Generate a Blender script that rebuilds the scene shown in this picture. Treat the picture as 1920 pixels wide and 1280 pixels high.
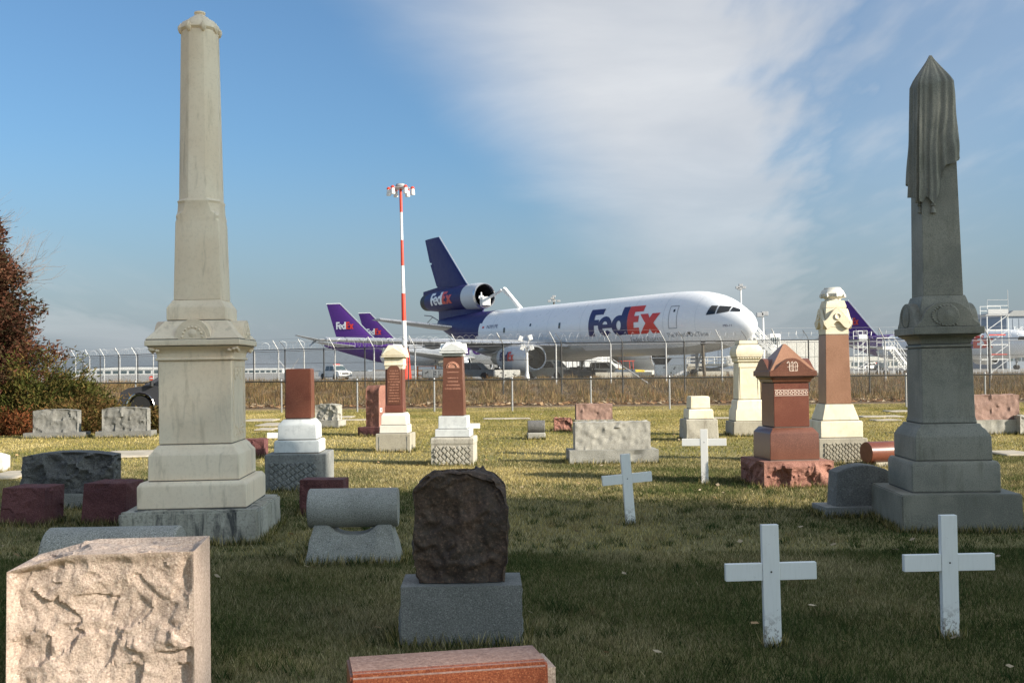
import bpy, bmesh, math, random
import numpy as np
from mathutils import Vector, Matrix, noise, geometry

random.seed(7); RNG = np.random.default_rng(11)
for o in list(bpy.data.objects): bpy.data.objects.remove(o)
SC = bpy.context.scene
COL = SC.collection
R = math.radians

# ------------------------------------------------------------------ camera
EYE = 1.65; F = 2000.0; W0, H0 = 1920, 1280
PITCH = math.atan(50 / F); ROLL = 0.0105
cd = bpy.data.cameras.new('camera'); cam = bpy.data.objects.new('camera', cd); COL.objects.link(cam)
cd.sensor_width = 36; cd.lens = 36 * F / W0; cd.clip_start = 0.1; cd.clip_end = 8000
cam.matrix_world = (Matrix.Translation((0, 0, EYE)) @ Matrix.Rotation(math.pi / 2 + PITCH, 4, 'X') @ Matrix.Rotation(-ROLL, 4, 'Z'))
SC.camera = cam
SC.render.resolution_x = 1024; SC.render.resolution_y = 682
CM = cam.matrix_world.to_3x3()

# ------------------------------------------------------------------ sun + sky
SUN_EL, SUN_AZ = R(25), R(115)            # azimuth clockwise from +Y (view direction)
to_sun = Vector((math.sin(SUN_AZ) * math.cos(SUN_EL), math.cos(SUN_AZ) * math.cos(SUN_EL), math.sin(SUN_EL)))
sd = bpy.data.lights.new('sun', 'SUN'); sd.energy = 5.0; sd.angle = R(0.53); sd.color = (1.0, 0.91, 0.78)
sun = bpy.data.objects.new('sun', sd); COL.objects.link(sun)
sun.rotation_euler = to_sun.to_track_quat('Z', 'Y').to_euler(); sun.location = (30, -20, 40)
SC.view_settings.view_transform = 'Standard'; SC.view_settings.look = 'None'
SC.view_settings.exposure = 0.85; SC.view_settings.gamma = 1.0

class NT:
    def __init__(s, tree):
        s.t = tree; s.t.nodes.clear()
    def n(s, typ, **kw):
        nd = s.t.nodes.new(typ)
        for k, v in kw.items():
            if k.startswith('i_'):
                key = k[2:]
                nd.inputs[int(key) if key.isdigit() else key.replace('_', ' ')].default_value = v
            else: setattr(nd, k, v)
        return nd
    def l(s, a, b): s.t.links.new(a, b)
    def math(s, op, a, b=None, c=None, clamp=False):
        nd = s.t.nodes.new('ShaderNodeMath'); nd.operation = op; nd.use_clamp = clamp
        for i, v in enumerate((a, b, c)):
            if v is None: continue
            if isinstance(v, (int, float)): nd.inputs[i].default_value = v
            else: s.l(v, nd.inputs[i])
        return nd.outputs[0]
    def mix(s, fac, a, b, mode='MIX'):
        nd = s.t.nodes.new('ShaderNodeMix'); nd.data_type = 'RGBA'; nd.blend_type = mode
        for sock, v in ((nd.inputs[0], fac), (nd.inputs[6], a), (nd.inputs[7], b)):
            if isinstance(v, (int, float)): sock.default_value = v
            elif isinstance(v, (tuple, list)): sock.default_value = (*v[:3], 1)
            else: s.l(v, sock)
        return nd.outputs[2]
    def ramp(s, fac, stops, interp='LINEAR'):
        nd = s.t.nodes.new('ShaderNodeValToRGB'); cr = nd.color_ramp; cr.interpolation = interp
        while len(cr.elements) < len(stops): cr.elements.new(0.5)
        for e, (p, c) in zip(cr.elements, stops):
            e.position = p; e.color = (*c[:3], 1) if isinstance(c, (tuple, list)) else (c, c, c, 1)
        s.l(fac, nd.inputs[0]); return nd.outputs[0]
    def sstep(s, x, a, b):
        nd = s.t.nodes.new('ShaderNodeMapRange'); nd.interpolation_type = 'SMOOTHSTEP'
        nd.inputs[1].default_value = a; nd.inputs[2].default_value = b
        s.l(x, nd.inputs[0]); return nd.outputs[0]
    def noise(s, vec, scale, detail=2, rough=0.5, dist=0.0, out=0):
        nd = s.t.nodes.new('ShaderNodeTexNoise'); nd.inputs['Scale'].default_value = scale
        nd.inputs['Detail'].default_value = detail; nd.inputs['Roughness'].default_value = rough
        nd.inputs['Distortion'].default_value = dist
        s.l(vec, nd.inputs['Vector']); return nd.outputs[out]
    def mapping(s, vec, scale=(1, 1, 1), loc=(0, 0, 0), rot=(0, 0, 0)):
        nd = s.t.nodes.new('ShaderNodeMapping'); nd.inputs['Scale'].default_value = scale
        nd.inputs['Location'].default_value = loc; nd.inputs['Rotation'].default_value = rot
        s.l(vec, nd.inputs['Vector']); return nd.outputs[0]

world = bpy.data.worlds.new('World'); SC.world = world; world.use_nodes = True
w = NT(world.node_tree)
sky = w.n('ShaderNodeTexSky', sky_type='NISHITA', sun_disc=False, sun_elevation=SUN_EL, sun_rotation=SUN_AZ,
          air_density=1.0, dust_density=3.2, ozone_density=2.0, altitude=200)
tc = w.n('ShaderNodeTexCoord'); sep = w.n('ShaderNodeSeparateXYZ'); w.l(tc.outputs['Generated'], sep.inputs[0])
zz = w.math('MAXIMUM', sep.outputs[2], 0.0)
den = w.math('ADD', zz, 0.12)
px = w.math('DIVIDE', sep.outputs[0], den); py = w.math('DIVIDE', sep.outputs[1], den)
cxy = w.n('ShaderNodeCombineXYZ'); w.l(px, cxy.inputs[0]); w.l(py, cxy.inputs[1])
n_big = w.noise(cxy.outputs[0], 1.1, 6, 0.55, 0.3)
n_fine = w.noise(w.mapping(cxy.outputs[0], scale=(4.2, 1.3, 1)), 1.7, 5, 0.5, 0.1)
# a cloud street that drifts across the sky, soft on one side, torn on the other
q = w.math('MULTIPLY_ADD', py, -0.26, px)
q = w.math('SUBTRACT', w.math('FLOORED_MODULO', w.math('ADD', q, 2.35), 3.6), 2.35)      # street repeated out of view, added to brighten and whiten the ambient light
q = w.math('ADD', q, w.math('MULTIPLY_ADD', n_big, 0.34, -0.17))
q2 = w.math('ADD', q, w.math('MULTIPLY_ADD', n_fine, 0.50, -0.25))
band = w.math('MULTIPLY', w.sstep(q, -0.98, -0.42), w.math('SUBTRACT', 1.0, w.sstep(q2, -0.14, 0.22)))
wisps = w.math('MULTIPLY', w.math('MULTIPLY_ADD', w.sstep(n_fine, 0.44, 0.80), 0.26, 0.20), w.math('MULTIPLY', w.sstep(q2, -0.2, 0.2), w.math('SUBTRACT', 1.0, w.sstep(q, 0.45, 1.1))))
dens = w.math('MULTIPLY', band, w.math('MULTIPLY_ADD', n_big, 0.35, 0.72), clamp=True)
dens = w.math('MAXIMUM', dens, wisps)
dens = w.math('MULTIPLY', dens, w.math('MULTIPLY_ADD', w.sstep(zz, 0.0, 0.24), 0.72, 0.22))
veil = w.math('MULTIPLY', w.math('SUBTRACT', 1.0, w.sstep(zz, -0.02, 0.22)), 0.75)
skyc = w.mix(1.0, sky.outputs[0], (0.61, 0.82, 0.94), 'MULTIPLY')
col = w.mix(veil, skyc, (2.15, 2.45, 2.78))
col = w.mix(dens, col, w.mix(w.sstep(n_big, 0.3, 0.75), (3.75, 3.82, 3.95), (4.6, 4.66, 4.74)))
bg = w.n('ShaderNodeBackground', i_Strength=0.1); w.l(col, bg.inputs[0])
wo = w.n('ShaderNodeOutputWorld'); w.l(bg.outputs[0], wo.inputs[0])

# ------------------------------------------------------------------ pixel <-> world helpers (photograph is 1920 x 1280)
def ray(x, y):
    d = CM @ Vector(((x - W0 / 2) / F, -(y - H0 / 2) / F, -1.0))
    return d
def G(x, y, z=0.0):
    d = ray(x, y); t = (z - EYE) / d.z
    return Vector((d.x * t, d.y * t, z))
def P(x, y, D):
    d = ray(x, y); t = D / d.y
    return Vector((d.x * t, D, EYE + d.z * t))
def yh(x): return 690 - ROLL * (x - 960)

# ------------------------------------------------------------------ object helpers
def link(o): COL.objects.link(o); return o
def thing(name, label, cat, loc=(0, 0, 0), rz=0.0, group=None, tilt=(0, 0)):
    o = link(bpy.data.objects.new(name, None)); o.location = loc; o.rotation_euler = (tilt[0], tilt[1], rz)
    o.empty_display_size = 0.2
    return tag(o, label, cat, group)
def tag(o, label=None, cat=None, group=None, kind=None):
    if label: o['label'] = label
    if cat: o['category'] = cat
    if group: o['group'] = group
    if kind: o['kind'] = kind
    return o
def mesh_obj(name, me, mats, parent=None):
    o = link(bpy.data.objects.new(name, me))
    for m in (mats if isinstance(mats, (list, tuple)) else [mats]): me.materials.append(m)
    if parent: o.parent = parent
    return o
def dup(o, parent=None):
    c = o.copy(); link(c)
    if parent: c.parent = parent
    for ch in list(o.children): dup(ch, c)
    return c

def NV(p):
    return Vector((noise.noise(p), noise.noise(p + Vector((31.7, 5.1, 9.3))), noise.noise(p + Vector((7.9, 41.3, 2.7)))))

class MB:
    """collects shapes in one bmesh"""
    def __init__(s): s.bm = bmesh.new()
    def face(s, vs, mi=0):
        try: f = s.bm.faces.new(vs); f.material_index = mi; return f
        except ValueError: return None
    def loft(s, rings, cap0=True, cap1=True, mi=0, close=True, mfun=None):
        vr = [[s.bm.verts.new(p) for p in r] for r in rings]
        n = len(rings[0])
        for i in range(len(vr) - 1):
            for j in range(n if close else n - 1):
                k = (j + 1) % n
                m = mfun(i, j) if mfun else mi
                s.face([vr[i][j], vr[i][k], vr[i + 1][k], vr[i + 1][j]], m)
        if cap0: s.face(list(reversed(vr[0])), mi)
        if cap1: s.face(vr[-1], mi)
        return s
    def box(s, c, size, rot=None, mi=0):
        hx, hy, hz = size[0] / 2, size[1] / 2, size[2] / 2
        M = rot if rot is not None else Matrix.Identity(3)
        c = Vector(c)
        r = [[c + M @ Vector((x * hx, y * hy, z * hz)) for x, y in ((-1, -1), (1, -1), (1, 1), (-1, 1))] for z in (-1, 1)]
        return s.loft(r, mi=mi)
    def frus(s, levels, cx=0, cy=0, mi=0):
        """square stack: levels (z, half_x, half_y)"""
        r = [[Vector((cx + x * l[1], cy + y * l[2], l[0])) for x, y in ((-1, -1), (1, -1), (1, 1), (-1, 1))] for l in levels]
        return s.loft(r, mi=mi)
    def cyl(s, p0, p1, r0, r1=None, n=12, cap=True, mi=0):
        p0, p1 = Vector(p0), Vector(p1); r1 = r0 if r1 is None else r1
        z = (p1 - p0).normalized(); a = z.orthogonal().normalized(); b = z.cross(a)
        an = [2 * math.pi * i / n for i in range(n)]
        return s.loft([[p + (a * math.cos(t) + b * math.sin(t)) * r for t in an] for p, r in ((p0, r0), (p1, r1))], cap, cap, mi)
    def tube(s, path, r, n=6, mi=0):
        path = [Vector(p) for p in path]
        rs = r if isinstance(r, (list, tuple)) else [r] * len(path)
        rings = []; a = None
        for i, p in enumerate(path):
            t = (path[min(i + 1, len(path) - 1)] - path[max(i - 1, 0)]).normalized()
            if a is None: a = t.orthogonal().normalized()
            else: a = (a - t * a.dot(t)); a = a.normalized() if a.length > 1e-6 else t.orthogonal().normalized()
            b = t.cross(a)
            rings.append([p + (a * math.cos(2 * math.pi * k / n) + b * math.sin(2 * math.pi * k / n)) * rs[i] for k in range(n)])
        return s.loft(rings, mi=mi)
    def prism(s, poly, y0, y1, mi=0, axis='Y', taper=None):
        """polygon in (x,z) swept along y"""
        def pt(p, y):
            if axis == 'Y': return Vector((p[0], y, p[1]))
            if axis == 'X': return Vector((y, p[0], p[1]))
            return Vector((p[0], p[1], y))
        r0 = [pt(p, y0 * (taper(p) if taper else 1)) for p in poly]; r1 = [pt(p, y1 * (taper(p) if taper else 1)) for p in poly]
        return s.loft([r0, r1], mi=mi)
    def lathe(s, prof, n=24, origin=(0, 0, 0), axis='Z', mi=0, caps=True, mfun=None):
        o = Vector(origin); rings = []
        for r, h in prof:
            ring = []
            for k in range(n):
                t = 2 * math.pi * k / n; a, b = r * math.cos(t), r * math.sin(t)
                v = Vector((a, b, h)) if axis == 'Z' else (Vector((h, a, b)) if axis == 'X' else Vector((b, h, a)))
                ring.append(o + v)
            rings.append(ring)
        return s.loft(rings, caps, caps, mi, mfun=mfun)
    def bevel(s, off, seg=1, ang=0.5):
        bm = s.bm; bmesh.ops.remove_doubles(bm, verts=bm.verts, dist=1e-5); bm.normal_update()
        ed = [e for e in bm.edges if len(e.link_faces) == 2 and e.calc_face_angle(0) > ang]
        if ed: bmesh.ops.bevel(bm, geom=ed, offset=off, segments=seg, affect='EDGES', clamp_overlap=True)
        return s
    def rough(s, cuts, amp, scale=6, seed=0):
        """subdivide and wobble, for hand-worked stone"""
        bm = s.bm
        bmesh.ops.triangulate(bm, faces=bm.faces)
        for _ in range(cuts): bmesh.ops.subdivide_edges(bm, edges=bm.edges, cuts=1, use_grid_fill=True)
        for v in bm.verts: v.co += NV(v.co * scale + Vector((seed, 0, 0))) * amp
        return s
    def build(s, name, mats, parent=None, smooth=None, loc=None):
        bm = s.bm; bmesh.ops.remove_doubles(bm, verts=bm.verts, dist=1e-6)
        bmesh.ops.recalc_face_normals(bm, faces=bm.faces)
        me = bpy.data.meshes.new(name); bm.to_mesh(me); bm.free()
        if smooth is not None:
            me.polygons.foreach_set('use_smooth', [True] * len(me.polygons)); me.set_sharp_from_angle(angle=smooth)
        o = mesh_obj(name, me, mats, parent)
        if loc is not None: o.location = loc
        return o

def tri_mesh(name, V, T, mats, parent=None, cols=None, kind=None):
    """numpy vertices (n,3) and triangles (m,3), optional per-vertex colour"""
    me = bpy.data.meshes.new(name); V = np.asarray(V, np.float32); T = np.asarray(T, np.int32); m = len(T)
    me.vertices.add(len(V)); me.vertices.foreach_set('co', V.ravel())
    me.loops.add(3 * m); me.loops.foreach_set('vertex_index', T.ravel())
    me.polygons.add(m); me.polygons.foreach_set('loop_start', np.arange(0, 3 * m, 3, dtype=np.int32))
    me.update(calc_edges=True)
    if cols is not None:
        ca = me.color_attributes.new('col', 'FLOAT_COLOR', 'POINT')
        c4 = np.ones((len(V), 4), np.float32); c4[:, :3] = cols; ca.data.foreach_set('color', c4.ravel())
    o = mesh_obj(name, me, mats, parent)
    if kind: o['kind'] = kind
    return o

# ------------------------------------------------------------------ materials
def newmat(name):
    m = bpy.data.materials.new(name); m.use_nodes = True; return m, NT(m.node_tree)
def finish(t, base, rough=0.6, metal=0.0, bump=None, bstr=0.3, bdist=0.01, spec=0.5, coat=0.0, emis=None, alpha=None, trans=0.0):
    b = t.n('ShaderNodeBsdfPrincipled')
    for key, v in (('Base Color', base), ('Roughness', rough), ('Metallic', metal), ('Specular IOR Level', spec), ('Coat Weight', coat), ('Transmission Weight', trans)):
        if isinstance(v, (int, float)): b.inputs[key].default_value = v
        elif isinstance(v, (tuple, list)): b.inputs[key].default_value = (*v[:3], 1)
        else: t.l(v, b.inputs[key])
    if bump is not None:
        bp = t.n('ShaderNodeBump'); bp.inputs['Strength'].default_value = bstr; bp.inputs['Distance'].default_value = bdist
        t.l(bump, bp.inputs['Height']); t.l(bp.outputs[0], b.inputs['Normal'])
    o = t.n('ShaderNodeOutputMaterial'); t.l(b.outputs[0], o.inputs[0]); return b

def stone(name, c1, c2, dark=None, light=None, speck=160, samt=0.5, rough=0.75, bstr=0.25, bdist=0.006, stain=0.35, staincol=None, pscale=2.2, bscale=None, st0=0.52):
    """mottled granite / marble / limestone"""
    m, t = newmat(name); tcx = t.n('ShaderNodeTexCoord').outputs['Object']
    oi = t.n('ShaderNodeObjectInfo'); off = t.n('ShaderNodeVectorMath', operation='ADD')
    t.l(tcx, off.inputs[0]); t.l(oi.outputs['Location'], off.inputs[1]); v = off.outputs[0]
    big = t.noise(v, pscale, 5, 0.6, 0.2)
    c = t.mix(t.sstep(big, 0.36, 0.66), c1, c2)
    sp = t.noise(v, speck, 3, 0.7)
    if dark: c = t.mix(t.math('MULTIPLY', t.sstep(sp, 0.50, 0.36), samt), c, dark)
    if light: c = t.mix(t.math('MULTIPLY', t.sstep(sp, 0.54, 0.68), samt), c, light)
    st = t.noise(t.mapping(v, scale=(5, 5, 0.9)), 2.0, 6, 0.65, 0.5)
    sc = staincol or tuple(x * 0.35 for x in c1)
    c = t.mix(t.math('MULTIPLY', t.sstep(st, st0, st0 + 0.20), stain), c, sc)
    bn = t.noise(v, bscale or speck * 0.7, 4, 0.7)
    finish(t, c, rough, bump=bn, bstr=bstr, bdist=bdist)
    return m
def paint(name, c, rough=0.45, metal=0.0, dirt=0.15, dscale=3, spec=0.5, coat=0.0):
    m, t = newmat(name); v = t.n('ShaderNodeTexCoord').outputs['Object']
    d = t.noise(v, dscale, 6, 0.65, 0.3)
    cc = t.mix(t.math('MULTIPLY', t.sstep(d, 0.5, 0.78), dirt), c, tuple(x * 0.42 + 0.02 for x in c))
    r = t.math('MULTIPLY_ADD', t.noise(v, dscale * 3, 3), 0.2, rough - 0.1)
    finish(t, cc, r, metal, spec=spec, coat=coat); return m
def vcol(name, rough=0.8, trans=0.0):
    m, t = newmat(name); a = t.n('ShaderNodeAttribute', attribute_name='col')
    d = t.n('ShaderNodeBsdfDiffuse'); t.l(a.outputs['Color'], d.inputs[0])
    o = t.n('ShaderNodeOutputMaterial')
    if trans:
        tr = t.n('ShaderNodeBsdfTranslucent'); t.l(a.outputs['Color'], tr.inputs[0])
        mx = t.n('ShaderNodeMixShader'); mx.inputs[0].default_value = trans
        t.l(d.outputs[0], mx.inputs[1]); t.l(tr.outputs[0], mx.inputs[2]); t.l(mx.outputs[0], o.inputs[0])
    else: t.l(d.outputs[0], o.inputs[0])
    return m

M = {}
M['limestone'] = stone('limestone', (0.82, 0.655, 0.475), (0.87, 0.725, 0.545), dark=(0.60, 0.475, 0.33), speck=30, samt=0.22, stain=0.50, staincol=(0.44, 0.34, 0.225), rough=0.85, pscale=1.6, bstr=0.2)
M['limebase'] = stone('weathered_limestone', (0.37, 0.345, 0.28), (0.46, 0.43, 0.36), dark=(0.12, 0.12, 0.11), speck=40, samt=0.5, stain=0.95, staincol=(0.05, 0.05, 0.05), rough=0.9, pscale=2.5, bstr=0.6, bdist=0.012, bscale=22, st0=0.47)
M['greygran'] = stone('grey_granite', (0.27, 0.262, 0.228), (0.335, 0.325, 0.285), dark=(0.055, 0.06, 0.06), light=(0.54, 0.54, 0.52), speck=150, samt=0.75, stain=0.15, rough=0.8)
M['darkgran'] = stone('dark_grey_granite', (0.18, 0.172, 0.135), (0.275, 0.256, 0.20), dark=(0.05, 0.054, 0.046), light=(0.34, 0.33, 0.28), speck=110, samt=0.5, stain=0.5, staincol=(0.12, 0.11, 0.07), rough=0.6, bstr=0.15)
M['slategran'] = stone('slate_grey_granite', (0.12, 0.115, 0.108), (0.175, 0.168, 0.155), dark=(0.03, 0.03, 0.035), light=(0.34, 0.34, 0.33), speck=90, samt=0.6, stain=0.3, rough=0.85, bstr=0.9, bdist=0.02, bscale=32)
M['fleckgran'] = stone('flecked_granite', (0.17, 0.167, 0.15), (0.22, 0.214, 0.195), dark=(0.05, 0.05, 0.048), light=(0.46, 0.45, 0.42), speck=150, samt=0.6, stain=0.15, rough=0.8, bstr=0.4)
M['mortar'] = stone('mortar', (0.10, 0.095, 0.085), (0.15, 0.14, 0.12), speck=60, stain=0.3, rough=0.95)
M['paleGran'] = stone('pale_granite', (0.29, 0.275, 0.235), (0.37, 0.35, 0.30), dark=(0.13, 0.13, 0.12), light=(0.66, 0.65, 0.6), speck=110, samt=0.6, stain=0.25, rough=0.85)
M['whitemarb'] = stone('white_marble', (0.68, 0.645, 0.56), (0.74, 0.71, 0.63), dark=(0.58, 0.55, 0.48), speck=14, samt=0.25, stain=0.22, staincol=(0.42, 0.39, 0.32), rough=0.7, bstr=0.1)
M['creammarb'] = stone('cream_marble', (0.68, 0.60, 0.44), (0.76, 0.69, 0.53), dark=(0.6, 0.5, 0.32), speck=9, samt=0.3, stain=0.4, staincol=(0.5, 0.38, 0.2), rough=0.7, bstr=0.1)
M['bluemarb'] = stone('grey_marble', (0.56, 0.58, 0.57), (0.66, 0.67, 0.65), dark=(0.4, 0.42, 0.42), speck=11, samt=0.4, stain=0.2, rough=0.7, bstr=0.1)
M['redgran'] = stone('polished_red_granite', (0.13, 0.051, 0.031), (0.165, 0.068, 0.042), dark=(0.06, 0.020, 0.014), light=(0.32, 0.14, 0.095), speck=140, samt=0.6, stain=0.1, rough=0.28, bstr=0.03)
M['brownred'] = stone('polished_brown_granite', (0.14, 0.042, 0.025), (0.185, 0.064, 0.038), dark=(0.07, 0.02, 0.015), light=(0.34, 0.15, 0.10), speck=130, samt=0.6, stain=0.1, rough=0.30, bstr=0.03)
M['roughred'] = stone('rough_red_granite', (0.22, 0.095, 0.068), (0.30, 0.14, 0.10), dark=(0.13, 0.04, 0.03), light=(0.56, 0.3, 0.22), speck=90, samt=0.6, stain=0.3, rough=0.85, bstr=0.5, bdist=0.01)
M['tangran'] = stone('tan_red_granite', (0.26, 0.135, 0.080), (0.32, 0.17, 0.105), dark=(0.16, 0.06, 0.035), light=(0.52, 0.3, 0.18), speck=150, samt=0.55, stain=0.1, rough=0.32, bstr=0.03)
M['maroon'] = stone('maroon_granite', (0.12, 0.040, 0.040), (0.17, 0.060, 0.055), dark=(0.035, 0.014, 0.014), light=(0.33, 0.15, 0.14), speck=110, samt=0.6, stain=0.2, rough=0.85, bstr=0.9, bdist=0.02, bscale=38)
M['mauve'] = stone('mauve_granite', (0.26, 0.16, 0.125), (0.33, 0.205, 0.16), dark=(0.15, 0.08, 0.07), light=(0.46, 0.32, 0.28), speck=70, samt=0.5, stain=0.25, rough=0.85, bstr=0.4, bdist=0.01)
M['pinkgran'] = stone('rough_pink_granite', (0.46, 0.345, 0.27), (0.56, 0.43, 0.345), dark=(0.24, 0.17, 0.14), light=(0.78, 0.66, 0.55), speck=130, samt=0.65, stain=0.25, staincol=(0.30, 0.22, 0.19), rough=0.85, bstr=0.7, bdist=0.006, bscale=120)
M['blackrock'] = stone('dark_brown_rock', (0.045, 0.028, 0.018), (0.095, 0.054, 0.032), dark=(0.014, 0.011, 0.009), light=(0.20, 0.12, 0.075), speck=60, samt=0.6, stain=0.4, rough=0.7, bstr=0.6, bdist=0.01)
M['slantred'] = stone('orange_red_granite', (0.24, 0.050, 0.022), (0.30, 0.080, 0.036), dark=(0.10, 0.02, 0.012), light=(0.55, 0.24, 0.12), speck=190, samt=0.75, stain=0.05, rough=0.30, bstr=0.03)
M['concrete'] = stone('cast_stone', (0.33, 0.30, 0.235), (0.40, 0.365, 0.285), dark=(0.17, 0.15, 0.12), speck=60, samt=0.4, stain=0.4, rough=0.9, bstr=0.4)
M['caststone'] = stone('old_cast_stone', (0.40, 0.37, 0.30), (0.46, 0.43, 0.36), dark=(0.16, 0.14, 0.12), speck=45, samt=0.5, stain=0.55, staincol=(0.10, 0.08, 0.06), rough=0.9, bstr=0.4)
M['castdark'] = stone('dark_cast_stone', (0.19, 0.195, 0.185), (0.25, 0.25, 0.235), dark=(0.08, 0.08, 0.08), speck=45, samt=0.5, stain=0.45, rough=0.9, bstr=0.4)
M['ledger'] = stone('ledger_stone', (0.34, 0.30, 0.23), (0.44, 0.39, 0.31), dark=(0.3, 0.27, 0.22), speck=30, samt=0.4, stain=0.4, rough=0.9)
M['carve'] = stone('carved_light', (0.62, 0.48, 0.40), (0.70, 0.56, 0.46), speck=60, stain=0.2, rough=0.8)
M['engrave'] = stone('engraved_stone', (0.44, 0.20, 0.13), (0.50, 0.25, 0.17), speck=60, stain=0.2, rough=0.8)

M['crosswhite'] = None
m, t = newmat('cross_paint'); v = t.n('ShaderNodeTexCoord').outputs['Object']
gr = t.noise(t.mapping(v, scale=(40, 40, 3)), 1.5, 5, 0.7); sp2 = t.noise(v, 34, 4, 0.7)
c = t.mix(t.math('MULTIPLY', t.sstep(gr, 0.45, 0.75), 0.16), (0.84, 0.83, 0.79), (0.52, 0.50, 0.45))
spz = t.n('ShaderNodeSeparateXYZ'); t.l(v, spz.inputs[0])
chip = t.math('MULTIPLY', t.sstep(sp2, 0.50, 0.60), t.sstep(spz.outputs[2], 0.24, 0.02))
chip = t.math('MAXIMUM', chip, t.sstep(t.noise(v, 26, 4, 0.85), 0.67, 0.72))
c = t.mix(chip, c, (0.20, 0.16, 0.12)); finish(t, c, 0.55, bump=gr, bstr=0.15, bdist=0.003)
M['crosswhite'] = m
M['nail'] = paint('nail_head', (0.05, 0.045, 0.04), 0.5)

M['apwhite'] = paint('aircraft_white', (0.78, 0.79, 0.80), 0.30, dirt=0.10, dscale=0.6, coat=0.3)
M['apblue'] = paint('tail_dark_blue', (0.016, 0.016, 0.105), 0.5, dirt=0.05, dscale=0.6, spec=0.3)
M['appurple'] = paint('tail_purple', (0.085, 0.026, 0.20), 0.5, dirt=0.05, dscale=0.6, spec=0.3)
M['apnavy'] = paint('letter_navy', (0.022, 0.018, 0.10), 0.35, dirt=0.03)
M['apred'] = paint('letter_red', (0.62, 0.040, 0.022), 0.35, dirt=0.03)
M['apgrey'] = paint('aircraft_grey', (0.30, 0.31, 0.31), 0.4, dirt=0.2, dscale=1.2)
M['apbelly_shade'] = paint('aircraft_belly_shade', (0.40, 0.385, 0.35), 0.45, dirt=0.45, dscale=0.8)  # white turned greyish: the shade under the fuselage put into its colour
M['cowl'] = paint('cowl_grey', (0.52, 0.56, 0.60), 0.35, dirt=0.1)
M['alum'] = paint('bare_aluminium', (0.72, 0.73, 0.74), 0.28, metal=0.85, dirt=0.05)
M['darkmetal'] = paint('dark_metal', (0.03, 0.03, 0.032), 0.55, metal=0.3)
M['black'] = paint('black_opening', (0.008, 0.008, 0.009), 0.7)
M['glass'] = paint('dark_glass', (0.012, 0.014, 0.017), 0.08, dirt=0.0, spec=0.8)
M['glasslt'] = paint('tinted_glass', (0.07, 0.10, 0.11), 0.06, dirt=0.0, spec=0.9)
M['outline'] = paint('door_outline', (0.22, 0.23, 0.25), 0.5)
M['white'] = paint('white_paint', (0.74, 0.74, 0.72), 0.45, dirt=0.25, dscale=2)
M['offwhite'] = paint('off_white_panel', (0.60, 0.58, 0.52), 0.5, dirt=0.35, dscale=2)
M['beige'] = paint('beige_panel', (0.46, 0.42, 0.34), 0.6, dirt=0.35, dscale=1.5)
M['greypaint'] = paint('grey_paint', (0.28, 0.285, 0.28), 0.5, dirt=0.3, dscale=2)
M['bluegrey'] = paint('blue_grey_panel', (0.16, 0.20, 0.26), 0.5, dirt=0.2, dscale=1)
M['red'] = paint('signal_red', (0.62, 0.050, 0.022), 0.45, dirt=0.12, dscale=1)
M['orange'] = paint('safety_orange', (0.70, 0.20, 0.03), 0.5, dirt=0.2)
M['yellow'] = paint('safety_yellow', (0.72, 0.50, 0.04), 0.5, dirt=0.2)
M['tyre'] = paint('tyre_rubber', (0.016, 0.016, 0.017), 0.85)
M['rim'] = paint('wheel_rim', (0.35, 0.35, 0.36), 0.35, metal=0.6)
M['carpaint'] = paint('charcoal_car_paint', (0.085, 0.086, 0.098), 0.22, metal=0.3, dirt=0.05, coat=0.8)
M['chrome'] = paint('chrome', (0.75, 0.74, 0.74), 0.12, metal=1.0, dirt=0.0)
M['midgran'] = stone('weathered_grey_granite', (0.17, 0.165, 0.148), (0.22, 0.212, 0.19), dark=(0.06, 0.06, 0.055), light=(0.36, 0.35, 0.32), speck=90, samt=0.6, stain=0.3, rough=0.85, bstr=0.6, bdist=0.012, bscale=40)
M['galv'] = paint('galvanised_steel', (0.40, 0.40, 0.40), 0.45, metal=0.35, dirt=0.25, dscale=6)
M['postwhite'] = paint('pale_post', (0.46, 0.46, 0.45), 0.5, metal=0.1, dirt=0.2, dscale=4)
M['postdark'] = paint('dark_fence_steel', (0.045, 0.044, 0.042), 0.6, metal=0.2, dirt=0.3, dscale=5)
M['wood'] = paint('old_wood', (0.11, 0.09, 0.065), 0.9, dirt=0.5, dscale=4)
M['bark'] = paint('bark', (0.085, 0.068, 0.055), 0.9, dirt=0.6, dscale=9)
M['barkpale'] = paint('pale_bark', (0.22, 0.18, 0.16), 0.9, dirt=0.4, dscale=9)
M['hangar'] = paint('hangar_cladding', (0.24, 0.28, 0.33), 0.55, dirt=0.15, dscale=0.4)
M['termwhite'] = paint('terminal_white', (0.62, 0.62, 0.60), 0.6, dirt=0.2, dscale=0.1)
M['grass'] = vcol('grass_blades', trans=0.25)
M['leaf'] = vcol('foliage', trans=0.2)
M['litter'] = vcol('dry_leaves', trans=0.15)

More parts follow.
